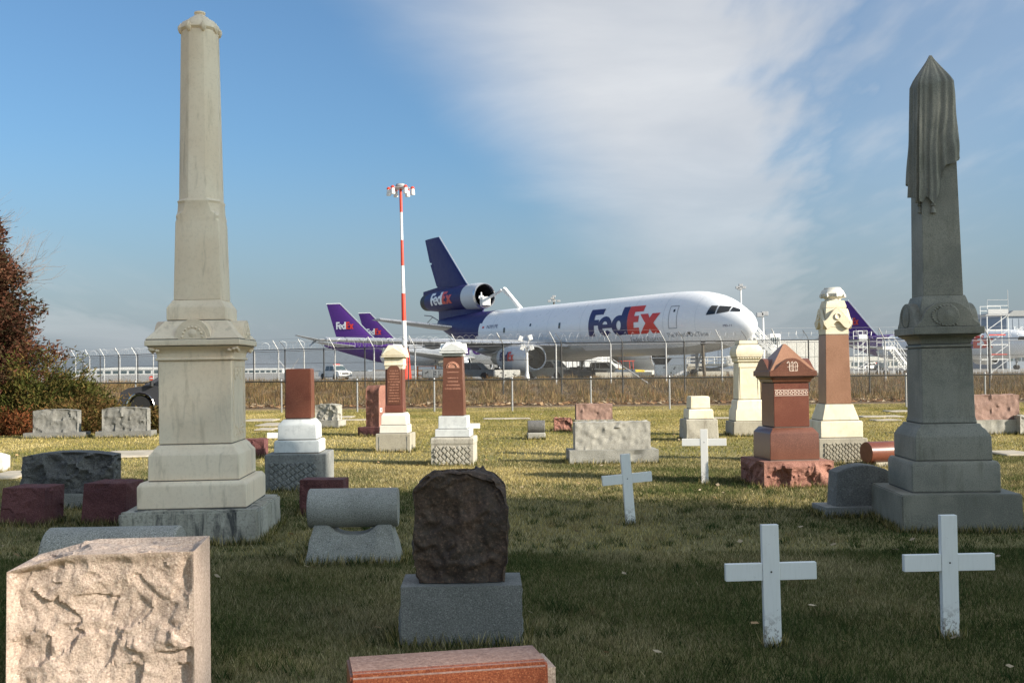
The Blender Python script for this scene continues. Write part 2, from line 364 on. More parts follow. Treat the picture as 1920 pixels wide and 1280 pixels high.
# chain-link wire: diamonds of thin wire, see-through between
def chainlink(name, pitch, wire, col):
    m, t = newmat(name); v = t.n('ShaderNodeTexCoord').outputs['UV']
    s = t.n('ShaderNodeSeparateXYZ'); t.l(v, s.inputs[0])
    a = t.math('MULTIPLY', t.math('ADD', s.outputs[0], s.outputs[1]), 1 / pitch)
    b = t.math('MULTIPLY', t.math('SUBTRACT', s.outputs[0], s.outputs[1]), 1 / pitch)
    f = wire / pitch * 1.414
    k = t.math('MAXIMUM', t.math('LESS_THAN', t.math('FRACT', a), f), t.math('LESS_THAN', t.math('FRACT', b), f))
    d = t.n('ShaderNodeBsdfDiffuse'); d.inputs[0].default_value = (*col, 1); tr = t.n('ShaderNodeBsdfTransparent')
    mx = t.n('ShaderNodeMixShader'); t.l(k, mx.inputs[0]); t.l(tr.outputs[0], mx.inputs[1]); t.l(d.outputs[0], mx.inputs[2])
    o = t.n('ShaderNodeOutputMaterial'); t.l(mx.outputs[0], o.inputs[0]); return m
M['link'] = chainlink('chain_link_wire', 0.07, 0.0035, (0.17, 0.165, 0.155))
# ================================================================== the ground
def sheet(name, xs, zs, mat, y_to_x=None):
    """sheet over xs (list of x) and profile zs (list of (y,z))"""
    mb = MB(); rows = [[mb.bm.verts.new((x, y, z)) for x in xs] for y, z in zs]
    for i in range(len(rows) - 1):
        for j in range(len(xs) - 1): mb.face([rows[i][j], rows[i][j + 1], rows[i + 1][j + 1], rows[i + 1][j]])
    o = mb.build(name, mat); o['kind'] = 'structure'; return o
m, t = newmat('brown_field'); v = t.n('ShaderNodeTexCoord').outputs['Object']
c = t.mix(t.sstep(t.noise(v, 0.5, 6, 0.7), 0.35, 0.65), (0.13, 0.080, 0.038), (0.22, 0.145, 0.068))
c = t.mix(t.math('MULTIPLY', t.sstep(t.noise(v, 9, 4, 0.7), 0.5, 0.7), 0.6), c, (0.09, 0.065, 0.035))
finish(t, c, 0.95, bump=t.noise(v, 14, 4, 0.7), bstr=0.6, bdist=0.05); M['field'] = m
m, t = newmat('lawn'); v = t.n('ShaderNodeTexCoord').outputs['Object']
n1 = t.noise(v, 0.45, 5, 0.6); n2 = t.noise(v, 2.6, 4, 0.65); n3 = t.noise(v, 60, 3, 0.7)
c = t.mix(t.sstep(n1, 0.35, 0.68), (0.17, 0.155, 0.045), (0.32, 0.255, 0.095))
c = t.mix(t.math('MULTIPLY', t.sstep(n2, 0.48, 0.72), 0.55), c, (0.075, 0.088, 0.022))
c = t.mix(t.math('MULTIPLY', t.sstep(n3, 0.5, 0.72), 0.6), c, (0.30, 0.24, 0.10))
c = t.mix(t.math('MULTIPLY', t.sstep(n3, 0.5, 0.3), 0.6), c, (0.045, 0.045, 0.014))
finish(t, c, 0.95, bump=n3, bstr=0.8, bdist=0.03); M['lawn'] = m
m, t = newmat('apron_concrete'); v = t.n('ShaderNodeTexCoord').outputs['Object']
c = t.mix(t.sstep(t.noise(v, 0.07, 6, 0.6), 0.35, 0.65), (0.25, 0.24, 0.22), (0.33, 0.32, 0.295))
c = t.mix(t.math('MULTIPLY', t.sstep(t.noise(t.mapping(v, scale=(0.2, 1, 1)), 0.3, 5, 0.7), 0.52, 0.72), 0.5), c, (0.10, 0.095, 0.09))
finish(t, c, 0.9); M['apron'] = m

AP = 0.40                                        # apron level above the cemetery lawn
prof = [(-90, -0.004), (44, -0.004), (48, 0.05), (52, 0.25), (57, 0.60), (62, 0.80), (66, 0.78), (72, 0.52), (78, AP - 0.004), (300, AP - 0.004), (4000, AP - 0.004)]
def terrain_z(Y):
    ys = [p[0] for p in prof]; zs = [p[1] for p in prof]
    return float(np.interp(Y, ys, zs))
sheet('ground', [-4000, -400, -120, -60, -40, -20, 0, 20, 40, 60, 120, 400, 4000], prof, M['field'])
sheet('lawn', [-60, -30, -15, 0, 15, 30, 60], [(-60, 0), (0, 0), (20, 0), (44.5, 0.0)], M['lawn'])
sheet('airport_apron', [-900, -300, -100, 0, 100, 300, 900], [(79, AP), (130, AP), (300, AP), (1100, AP)], M['apron'])

# ------------------------------------------------------------------ grass
def blades(name, n, ymin, ymax, h, wd, cols, margin=1.6, power=1.0, zf=None, lean=0.55, patch=None):
    u = RNG.random(n) ** power; Y = ymin + (ymax - ymin) * u
    X = (RNG.random(n) * 2 - 1) * (0.50 * Y + margin)
    a = RNG.random(n) * 2 * np.pi; L = h * (0.55 + 0.8 * RNG.random(n)); la = lean * (0.2 + RNG.random(n)) * L
    lb = RNG.random(n) * 2 * np.pi; ww = wd * (0.6 + 0.8 * RNG.random(n))
    Z = np.interp(Y, [p[0] for p in prof], [p[1] for p in prof]) if zf else np.zeros(n)
    V = np.empty((n, 3, 3)); dx, dy = np.cos(a) * ww, np.sin(a) * ww
    V[:, 0] = np.stack([X - dx, Y - dy, Z - 0.01], 1); V[:, 1] = np.stack([X + dx, Y + dy, Z - 0.01], 1)
    V[:, 2] = np.stack([X + np.cos(lb) * la, Y + np.sin(lb) * la, Z + L], 1)
    cols = np.array(cols)
    k = RNG.random(n)
    f = 0.5 + 0.35 * np.sin(X * 0.9 + 1.3 * np.sin(Y * 0.7)) * np.cos(Y * 0.55 + np.sin(X * 0.6)) + 0.30 * (RNG.random(n) - 0.5)
    f2 = np.sin(X * 2.7 + Y * 1.9) * np.sin(Y * 2.3 - X * 1.1)
    f = np.clip(f + 0.18 * f2, 0, 1)
    if zf: V[:, 2, 2] = Z + L * (0.35 + 1.7 * np.clip(0.5 + 0.5 * np.sin(X * 1.7 + Y * 2.1) * np.sin(X * .63 - Y) + .4 * np.sin(X * 4.1), 0, 1.3))
    idx = np.clip(((f * 0.75 + k * 0.5 - 0.12) * len(cols)).astype(int), 0, len(cols) - 1)
    C = cols[idx] * (0.45 + 1.1 * RNG.random((n, 1)))
    C3 = np.repeat(C[:, None, :], 3, 1); C3[:, 2] *= 1.15
    T = np.arange(3 * n).reshape(n, 3)
    return tri_mesh(name, V.reshape(-1, 3), T, M['grass'], cols=C3.reshape(-1, 3), kind='stuff')
GC = [(0.036, 0.060, 0.020), (0.055, 0.080, 0.026), (0.085, 0.100, 0.034), (0.10, 0.105, 0.040), (0.22, 0.19, 0.09), (0.38, 0.32, 0.18)]
GC_SUNLIT = [(0.12, 0.130, 0.035), (0.18, 0.170, 0.050), (0.26, 0.22, 0.070), (0.34, 0.27, 0.095), (0.42, 0.34, 0.14), (0.54, 0.44, 0.22)]  # brighter palette for the lit rear lawn: sunlight put into the blade colour
g = blades('grass', 460000, 2.6, 9.5, 0.036, 0.0027, GC, 1.5, 0.62, lean=.95); tag(g, 'short green and straw coloured lawn grass between the front gravestones', 'grass')
g = blades('grass', 420000, 9.3, 19.0, 0.036, 0.0046, GC[1:] + GC_SUNLIT[3:5], 2.0, 0.7, lean=.95); tag(g, 'mown lawn grass around the tall monuments', 'grass')
g = blades('grass', 420000, 18.5, 44.5, 0.038, 0.008, GC_SUNLIT, 3.0, 0.75, lean=.9); tag(g, 'dry yellow lawn grass, its colour brightened as sunlit, between the rear graves and the fence', 'grass')
DW = [(0.095, 0.058, 0.026), (0.15, 0.092, 0.040), (0.20, 0.13, 0.058), (0.10, 0.085, 0.030), (0.30, 0.21, 0.105), (0.17, 0.078, 0.034)]
g = blades('dry_weeds', 150000, 46.0, 74.0, 0.20, 0.016, DW, 6.0, 0.8, True, 0.8); tag(g, 'brown dry weeds on the bank behind the fence', 'weeds')

def clumps(name, n, per, cols, h):
    cy = 3 + 12 * RNG.random(n) ** .8; cx = (RNG.random(n) * 2 - 1) * (.5 * cy + 1.2); hs_ = h * (.5 + RNG.random(n)); N = n * per
    X = np.repeat(cx, per) + RNG.normal(0, .035, N); Y = np.repeat(cy, per) + RNG.normal(0, .035, N); L = np.repeat(hs_, per) * (.5 + .7 * RNG.random(N)); a = RNG.random(N) * 2 * np.pi; b = RNG.random(N) * 2 * np.pi; ww = .0028 + .00022 * Y
    V = np.empty((N, 3, 3)); V[:, 0] = np.stack([X - np.cos(a) * ww, Y - np.sin(a) * ww, np.full(N, -.01)], 1); V[:, 1] = np.stack([X + np.cos(a) * ww, Y + np.sin(a) * ww, np.full(N, -.01)], 1)
    V[:, 2] = np.stack([X + np.cos(b) * L * .7, Y + np.sin(b) * L * .7, L], 1); C = np.repeat(np.array(cols)[RNG.integers(0, len(cols), n)], per, 0) * (.6 + .8 * RNG.random((N, 1)))
    return tri_mesh(name, V.reshape(-1, 3), np.arange(3 * N).reshape(N, 3), M['grass'], cols=np.repeat(C, 3, 0), kind='stuff')
o = clumps('grass_tufts', 1300, 26, GC[:4] + [(0.26, 0.21, 0.10)], .062); tag(o, 'taller loose tufts of grass dotted over the lawn', 'grass')
def leaves(name, X, Y, Z, size, cols):
    n = len(X); a = RNG.random(n) * 2 * np.pi; s = size * (0.5 + RNG.random(n)); ti = (RNG.random((n, 2)) - 0.5) * 0.9
    V = np.empty((n, 4, 3))
    for i, (u, v2) in enumerate(((-1, -0.25), (0.1, -0.7), (1, 0.1), (0.0, 0.75))):
        lx, ly = u * s, v2 * s
        V[:, i] = np.stack([X + lx * np.cos(a) - ly * np.sin(a), Y + lx * np.sin(a) + ly * np.cos(a), Z + s * (0.35 + u * ti[:, 0] + v2 * ti[:, 1])], 1)
    b = np.arange(n)[:, None] * 4; T = np.concatenate([b + np.array([[0, 1, 2]]), b + np.array([[0, 2, 3]])])
    C = np.array(cols)[RNG.integers(0, len(cols), n)] * (0.7 + 0.6 * RNG.random((n, 1)))
    return tri_mesh(name, V.reshape(-1, 3), T, M['litter'], cols=np.repeat(C, 4, 0), kind='stuff')
LC = [(0.30, 0.17, 0.08), (0.20, 0.10, 0.05), (0.40, 0.26, 0.14), (0.55, 0.44, 0.30), (0.13, 0.07, 0.04)]
n = 5200; Y = 45.6 + np.abs(RNG.normal(0, 1.3, n)); X = (RNG.random(n) * 2 - 1) * 34
o = leaves('leaf_litter', X, Y, np.interp(Y, [p[0] for p in prof], [p[1] for p in prof]) + 0.03, 0.10, LC); tag(o, 'brown fallen leaves drifted along the foot of the fence', 'leaves')
n = 900; Y = 3 + 39 * RNG.random(n) ** 0.7; X = (RNG.random(n) * 2 - 1) * (0.5 * Y + 1.5)
o = leaves('fallen_leaves', X, Y, np.full(n, 0.035), 0.028, LC[2:4] + [(0.42, 0.33, 0.22)]); tag(o, 'pale dead leaves scattered over the lawn', 'leaves')
# ================================================================== stone tools
def chipf(q):
    # broken stone: tilted scallops that meet in sharp arrises (lower envelope of random dishes)
    dd, pts = noise.voronoi(q); best = 9.0
    for c in pts:
        h = Vector((math.sin(c.x * 91.7 + c.y * 37.1 + c.z * 17.3) * 4375.85, math.sin(c.x * 23.3 + c.y * 71.9 + c.z * 51.7) * 9631.3, math.sin(c.x * 63.9 + c.y * 13.7 + c.z * 83.1) * 7919.7))
        h = Vector([x - math.floor(x) - 0.5 for x in h]); e = q - c
        best = min(best, h.x * 0.5 + e.dot(h) * 1.5 + 0.50 * e.length_squared)
    return best - 0.15
def rockf(p, seed, scale):
    q = p * scale + Vector((seed * 3.7, seed * 1.9, seed * 5.3))
    q = q + NV(q * 1.7) * 0.14
    v = chipf(q) * 0.74 + chipf(q * 2.6 + Vector((5, 1, 9))) * 0.30 + chipf(q * 6.1 + Vector((2, 7, 3))) * 0.10 + noise.fractal(q * 7.0, 0.8, 2.0, 3) * 0.04
    return v
def rock(name, mat, parent, w_, d_, h_, n=36, amp=0.03, scale=5.0, seed=1, margin=0.0, faces='FBLRT', warp=None, z0=0.0, cx=0.0, cy=0.0, bulge=0.0, smooth=0.6, out=True):
    """quarry-faced block; faces listed are rough, the rest sawn"""
    hw, hd = w_ / 2, d_ / 2
    step = max(w_, d_, h_) / n
    nx, ny, nz = max(2, int(w_ / step)), max(2, int(d_ / step)), max(2, int(h_ / step))
    verts = {}; bm = bmesh.new()
    def V(i, j, k):
        key = (i, j, k)
        if key in verts: return verts[key]
        p = Vector((-hw + w_ * i / nx, -hd + d_ * j / ny, h_ * k / nz))
        nrm = Vector(); on = []
        if j == 0: nrm.y -= 1; on.append('F')
        if j == ny: nrm.y += 1; on.append('B')
        if i == 0: nrm.x -= 1; on.append('L')
        if i == nx: nrm.x += 1; on.append('R')
        if k == nz: nrm.z += 1; on.append('T')
        if k == 0: on.append('D')
        nrm = nrm.normalized() if nrm.length > 0 else Vector((0, 0, 0))
        amt = 1.0
        if margin:
            ed = []
            if 'F' in on or 'B' in on: ed += [hw - abs(p.x), h_ - p.z]
            if 'L' in on or 'R' in on: ed += [hd - abs(p.y), h_ - p.z]
            if 'T' in on: ed += [hw - abs(p.x), hd - abs(p.y)]
            e = min(ed) if ed else 1
            e = max(0.0, min(1.0, e / margin + 0.10 * noise.noise(p * 14)))
            amt = e * e * (3 - 2 * e)
        isr = any(f in faces for f in on if f != 'D') if margin else all((f in faces) for f in on if f != 'D')
        f = 0.0
        if isr and on and on != ['D']:
            f = amp * rockf(p, seed, scale) * amt + bulge * amt
        pp = warp(p.copy()) if warp else p
        pp = pp + nrm * f
        verts[key] = bm.verts.new((pp.x + cx, pp.y + cy, max(pp.z, 0) + z0)); return verts[key]
    def quad(a, b, c, d2):
        try: bm.faces.new((a, b, c, d2))
        except ValueError: pass
    for i in range(nx):
        for k in range(nz):
            quad(V(i, 0, k), V(i + 1, 0, k), V(i + 1, 0, k + 1), V(i, 0, k + 1))
            quad(V(i + 1, ny, k), V(i, ny, k), V(i, ny, k + 1), V(i + 1, ny, k + 1))
        for j in range(ny): quad(V(i, j, nz), V(i + 1, j, nz), V(i + 1, j + 1, nz), V(i, j + 1, nz))
    for j in range(ny):
        for k in range(nz):
            quad(V(0, j + 1, k), V(0, j, k), V(0, j, k + 1), V(0, j + 1, k + 1))
            quad(V(nx, j, k), V(nx, j + 1, k), V(nx, j + 1, k + 1), V(nx, j, k + 1))
    for _ in range(7 if not margin else (1 if n > 100 else 0)): bmesh.ops.smooth_vert(bm, verts=bm.verts, factor=0.35, use_axis_x=True, use_axis_y=True, use_axis_z=True)
    mb = MB(); mb.bm.free(); mb.bm = bm
    return mb.build(name, mat, parent, smooth=smooth)

class Mon:
    """a gravestone measured on the photograph: x = middle of its front, y = foot of its front"""
    def __init__(s, name, label, cat, x, y, rz, wpx, depth=None, group=None, tilt=(0, 0), ratio=1.0):
        g = G(x, y); th = math.degrees(math.atan2(g.x, g.y)); s.x = x; s.ca = math.cos(R(th + rz))
        kk = wpx / (F * s.ca)
        w_ = kk * g.y; s.w = w_; dp = depth if depth else w_ * ratio
        s.Dc = g.y + dp / 2; s.ratio = ratio; s.ztop = -9
        r = R(rz); s.loc = Vector((g.x - math.sin(r) * dp / 2, g.y + math.cos(r) * dp / 2, 0))
        s.t = thing(name, label, cat, s.loc, r, group, tilt)
    def wd(s, px, ratio=None):
        k = px / (F * s.ca); rr = s.ratio if ratio is None else ratio
        return k * s.Dc / (1 + k * rr / 2)
    def z(s, y, w_=0.0, ratio=None):
        D = s.Dc - w_ / 2 * (s.ratio if ratio is None else ratio)
        return EYE + (yh(s.x) - y) * D / F
    def lev(s, y, px, ratio=None):
        rr = s.ratio if ratio is None else ratio
        w_ = s.wd(px, rr); return (s.z(y, w_, rr), w_ / 2, w_ / 2 * rr)
    def block(s, name, mat, rows, bev=0.007, ratio=None, first0=False, seg=1, rough=None, parent=None, gap=0.0):
        L = [s.lev(y, px, ratio) for y, px in rows]
        L = [(z - (gap if i == 0 else 0), a, b) for i, (z, a, b) in enumerate(L)]
        if first0: L[0] = (-0.05, L[0][1], L[0][2])
        elif abs(L[0][0] - s.ztop) < 0.14:
            jt = 0.005 + 0.0004 * s.Dc; hx = min(L[0][1], s.last[-1][1]) - 0.006; hy = min(L[0][2], s.last[-1][2]) - 0.006
            MB().frus([(s.ztop - 0.002, hx, hy), (s.ztop + jt + 0.002, hx, hy)]).build('mortar_joint', M['mortar'], s.t)
            L[0] = (s.ztop + jt, L[0][1], L[0][2])
        out = [L[0]]
        for l in L[1:]:
            if l[0] <= out[-1][0] + 0.0015: l = (out[-1][0] + 0.0015, l[1], l[2])
            out.append(l)
        mb = MB().frus(out)
        if bev: mb.bevel(bev, seg)
        if rough: mb.rough(*rough)
        s.last = out; s.ztop = out[-1][0]
        return mb.build(name, mat, parent or s.t, smooth=R(28))

def arch_pts(cx, cz, r, a0=0, a1=180, n=12, rz=None):
    rz = rz or r
    return [(cx + r * math.cos(R(a0 + (a1 - a0) * i / n)), cz + rz * math.sin(R(a0 + (a1 - a0) * i / n))) for i in range(n + 1)]

def script_rows(parent, mat, x0, x1, z0, z1, rows, y, h=0.012, seed=3, name='inscription', proud=0.002):
    """worn carved lines: irregular little strokes in rows, too worn to read"""
    rnd = random.Random(seed); mb = MB()
    for i in range(rows):
        z = z1 - (z1 - z0) * (i + 0.5) / rows
        ww = (x1 - x0) * rnd.uniform(0.55, 1.0); x = (x0 + x1) / 2 - ww / 2
        while x < (x0 + x1) / 2 + ww / 2:
            l = rnd.uniform(0.006, 0.014); hh = h * rnd.uniform(0.55, 1.0)
            mb.box((x + l / 2, y, z + rnd.uniform(-.1, .1) * h), (l, proud * 2, hh)); x += l + rnd.choice([0.003, 0.004, 0.005, 0.013])
    o = mb.build(name, mat, parent); o['kind'] = 'stuff'; return o

def clip_rect(poly, x0, x1, z0, z1):
    for ax, lim, sg in ((0, x0, 1), (0, x1, -1), (1, z0, 1), (1, z1, -1)):
        out = []
        for i, p in enumerate(poly):
            q = poly[i - 1]; ip, iq = (p[ax] - lim) * sg >= 0, (q[ax] - lim) * sg >= 0
            if ip != iq:
                f = (lim - q[ax]) / (p[ax] - q[ax]); out.append((q[0] + (p[0] - q[0]) * f, q[1] + (p[1] - q[1]) * f))
            if ip: out.append(p)
        poly = out
        if len(poly) < 3: return []
    return poly
def lattice(parent, mat, x0, x1, z0, z1, y, step, proud=0.012, name='lattice_panel', ang=1.0):
    """carved quilting: rows of raised slanting bricks with sunk joints between"""
    mb = MB(); cx, cz = (x0 + x1) / 2, (z0 + z1) / 2; N = int((x1 - x0 + (z1 - z0) / ang) / step) + 2; rnd = random.Random(int(step * 1e4))
    for i in range(-N, N + 1):
        for j in range(-N, N + 1):
            jj = j * 1.25; c = []
            for du, dv in ((.08, .08), (.92, .08), (.92, 1.19), (.08, 1.19)):
                u_, v_ = (i + du) * step, (jj + dv + .3 * i) * step
                c.append((cx + (u_ + v_) * .5 * 1.3, cz + (v_ - u_) * .5 * ang * 1.3 * -1))
            c = clip_rect(c, x0, x1, z0, z1)
            if len(c) < 3: continue
            ar = sum(c[k - 1][0] * c[k][1] - c[k][0] * c[k - 1][1] for k in range(len(c))) / 2
            if abs(ar) < step * step * .12: continue
            mx, mz = sum(p[0] for p in c) / len(c), sum(p[1] for p in c) / len(c); pr = proud * rnd.uniform(.7, 1.1)
            mb.loft([[Vector((p[0], y + .001, p[1])) for p in c], [Vector((mx + (p[0] - mx) * .72, y - pr, mz + (p[1] - mz) * .72)) for p in c]], cap0=False)
    o = mb.build(name, mat, parent); o['kind'] = 'stuff'; return o

# ================================================================== 1. tall pale obelisk on the left
o1 = Mon('obelisk', 'tall pale limestone obelisk with chamfered shaft and medallion cap', 'obelisk', 354, 1023, 3.3, 252, tilt=(0, R(-0.35)))
T1 = o1.t
b = o1.block('base', M['limebase'], [(1023, 252), (957, 250)], bev=0.02, first0=True, seg=2, rough=(3, 0.012, 9, 2))
zt = o1.last[-1][0]
o1.block('lower_plinth', M['limestone'], [(951, 197), (910, 197), (902, 186)], bev=0.008)
o1.block('upper_plinth', M['limestone'], [(901.5, 164), (853, 163), (845, 150), (839, 144), (833, 133)], bev=0.006)
o1.block('die', M['limestone'], [(832.5, 131), (676, 131)], bev=0.005)
dw = o1.last[-1]
# carved relief panel on the right face of the die
mb = MB(); rnd = random.Random(5); hx = dw[1] + 0.001; zb, ztp = o1.last[0][0], dw[0]
for sgn in (-1, 1):
    mb.box((hx, sgn * hx * 0.72, (zb + ztp) / 2), (0.008, 0.012, (ztp - zb) * 0.86))
    mb.box((hx, 0, (zb + ztp) / 2 + sgn * (ztp - zb) * 0.43), (0.008, hx * 1.44, 0.012))
for i in range(26):
    s_ = rnd.choice((-1, 1)); a = rnd.uniform(-.62, .62)
    zc = (zb + ztp) / 2 + s_ * (ztp - zb) * rnd.uniform(.28, .41)
    mb.lathe([(0.001, -.014), (0.020, -.006), (0.022, 0.004), (0.001, .012)], 7, (hx, a * hx, zc), axis='X')
mb.build('relief_panel', M['limestone'], T1, smooth=R(40))
mb = MB().frus([o1.lev(675.5, 138), o1.lev(673.5, 141), o1.lev(670.5, 139)]); mb.bevel(0.004); mb.build('neck_moulding', M['limestone'], T1, smooth=R(30))
o1.block('cove', M['limestone'], [(670, 133), (662, 136), (655, 146), (651, 158), (649.2, 165)], bev=0.002)
o1.block('cornice', M['limestone'], [(649, 171), (646, 172), (636.5, 171)], bev=0.005)
o1.block('cap_roof', M['limestone'], [(636, 170), (622, 146), (606, 118), (601, 112)], bev=0.006)
zr0, hr0, _ = o1.lev(636, 170); zr1, hr1, _ = o1.lev(601, 112)
for k, ang in enumerate((0, 90, 180, 270)):
    rot = Matrix.Rotation(R(ang), 3, 'Z')
    poly = arch_pts(0, zr0 + 0.002, 0.175, 0, 180, 16, 0.195)
    mb = MB(); mb.prism(poly, -hr0 + 0.012, -hr1 + 0.02)
    mb.prism(arch_pts(0, zr0 + 0.002, 0.135, 0, 180, 16, 0.150), -hr0 + 0.003, -hr0 + 0.016)
    mb.lathe([(0.001, -0.012), (0.03, -0.008), (0.045, 0.0)], 8, (0, -hr0 + 0.003, zr0 + 0.06), axis='Y')
    for q in range(9):
        a = R(20 * q + 10); mb.lathe([(0.001, -0.012), (0.012, -0.006), (0.014, 0.004)], 6, (0.10 * math.cos(a), -hr0 + 0.003, zr0 + 0.005 + 0.115 * math.sin(a)), axis='Y')
    mb.bevel(0.004); bm = mb.bm
    for v in bm.verts: v.co = rot @ v.co
    mb.build('medallion', M['limestone'], T1, smooth=R(40))
zc, hc, _ = o1.lev(649.5, 166)
for sx in (-1, 1):
    for sy in (-1, 1):
        mb = MB()
        for q in range(5):
            a = q * 0.9; mb.lathe([(0.001, -.02), (.022, -.008), (.024, .006), (.001, .02)], 8, (sx * (hc - 0.03 - 0.022 * q * (q % 2)), sy * (hc - 0.03 - 0.022 * q * ((q + 1) % 2)), zc - 0.018 - 0.006 * q))
        mb.build('corner_leaf', M['limestone'], T1, smooth=R(50))
o1.block('shaft_base', M['limestone'], [(601, 106), (577, 106), (573, 102), (567, 93), (562, 88)], bev=0.005)
# shaft: square foot, chamfered shoulders, eight-sided above, crown on top
sz0, sh0, _ = o1.lev(561.5, 85); sz1, sh1, _ = o1.lev(415, 78); sz2, sh2, _ = o1.lev(372, 77); sz3, sh3, _ = o1.lev(48, 64)
def octo(z, h, c):
    return [Vector((x, y, z)) for x, y in ((-h + c, -h), (h - c, -h), (h, -h + c), (h, h - c), (h - c, h), (-h + c, h), (-h, h - c), (-h, -h + c))]
rings = [octo(sz0, sh0, 0.004), octo(sz1, sh1, 0.004), octo(sz1 + 0.03, sh1 - .002, 0.030), octo(sz1 + 0.06, sh1 - 0.002, 0.014), octo(sz1 + .11, sh1 - .003, 0.075), octo(sz2 - 0.035, sh2, 0.100), octo(sz2 - 0.012, sh2 + .004, 0.088), octo(sz2 + 0.012, sh2 - .006, 0.118), octo(sz3, sh3, sh3 * 0.586)]
mb = MB().loft(rings); mb.bevel(0.004); mb.build('shaft', M['limestone'], T1, smooth=R(25))
cz_, ch_, _ = o1.lev(47.5, 66)
mb = MB().loft([octo(cz_, ch_ * 0.96, ch_ * .56), octo(cz_ + .025, ch_ * 1.05, ch_ * .6), octo(cz_ + .05, ch_ * 1.02, ch_ * .6), octo(cz_ + .095, ch_ * .88, ch_ * .5), octo(cz_ + .13, ch_ * .58, ch_ * .33), octo(cz_ + .15, ch_ * .48, ch_ * .28), octo(cz_ + .165, ch_ * .34, ch_ * .2), octo(cz_ + .18, ch_ * .27, ch_ * .15)])
mb.lathe([(0.045, cz_ + .18), (0.05, cz_ + .19), (0.058, cz_ + .198), (0.055, cz_ + .212), (0.03, cz_ + .222)], 14)
for k in range(8):
    a = R(k * 45 + 22.5); p = Vector((math.cos(a), math.sin(a), 0)) * ch_ * 1.06
    mb.lathe([(0.001, -.055), (.016, -.045), (.03, -.01), (.028, .02), (.008, .045), (.001, .06)], 7, (p.x, p.y, cz_ + .02))
mb.build('crown', M['limestone'], T1, smooth=R(40))

# ================================================================== 2. draped dark obelisk on the right
o2 = Mon('obelisk', 'dark grey granite obelisk draped with a carved stone cloth', 'obelisk', 1806, 999, -4.0, 208, tilt=(0, R(-0.45)))
T2 = o2.t; DG = M['darkgran']
o2.block('base', DG, [(999, 210), (926, 208)], bev=0.012, first0=True, seg=2, rough=(2, 0.004, 7, 4))
o2.block('lower_step', DG, [(917, 153), (872, 153), (864, 146)], bev=0.008)
o2.block('upper_step', DG, [(862, 133), (818, 132), (809, 122), (805, 118), (800, 108), (794, 104)], bev=0.006)
o2.block('die', DG, [(793, 96), (785, 93), (780, 91), (652, 88)], bev=0.005)
o2.block('neck_band', DG, [(651.5, 87), (650, 91), (646.5, 91), (645, 88)], bev=0.003)
o2.block('cove', DG, [(644.5, 86), (638, 88), (633, 94), (630, 103), (627.5, 114)], bev=0.002)
o2.block('cornice', DG, [(627, 123), (611.5, 123)], bev=0.006)
z0, h0, _ = o2.lev(611, 120); z1, h1, _ = o2.lev(563, 98); z2, h2, _ = o2.lev(553, 78)
o2.block('cap_core', DG, [(611, 103), (600, 92), (572, 84), (566, 82), (553, 74)], bev=0.006)
for ang in (0, 90, 180, 270):
    rot = Matrix.Rotation(R(ang), 3, 'Z')
    poly = [(-h0 * 0.93, z0), (h0 * 0.93, z0)] + [(h0 * (0.93 - 0.16 * i / 5), z0 + (z1 - z0) * 0.22 * (i / 5) ** 0.6) for i in range(1, 6)] + \
           [(h0 * 0.74 * math.cos(R(a)), z0 + (z1 - z0) * (0.22 + 0.74 * math.sin(R(a)))) for a in range(8, 173, 9)] + \
           [(-h0 * (0.77 + 0.16 * i / 5), z0 + (z1 - z0) * 0.22 * (1 - i / 5) ** 0.6) for i in range(5)]
    mb = MB().prism(poly, -h0 * 0.94, -h0 * 0.52)
    mb.lathe([(0.001, -0.02), (0.05, -.016), (0.085, -.008), (.105, -.01), (0.115, 0.0)], 16, (0, -h0 * .94, z0 + (z1 - z0) * 0.42), axis='Y')
    rnd = random.Random(9)
    for q in range(18):
        a = R(-200 + 220 * q / 17 - 80); mb.lathe([(0.001, -.014), (.014, -.006), (.016, .004)], 6, (0.155 * math.cos(a), -h0 * .94, z0 + .11 + 0.10 * math.sin(a)), axis='Y')
    for v in mb.bm.verts: v.co = rot @ v.co
    mb.bevel(0.003, ang=0.8); mb.build('medallion', DG, T2, smooth=R(35))
# shaft
s0, q0, _ = o2.lev(553, 69); s1, q1, _ = o2.lev(146, 57.5); s2 = o2.z(101, 0.05)
mb = MB().loft([[Vector((x * h, y * h, z)) for x, y in ((-1, -1), (1, -1), (1, 1), (-1, 1))] for z, h in ((s0, q0), (s1, q1), (s2, 0.004))])
mb.bevel(0.004); mb.build('shaft', DG, T2, smooth=R(25))
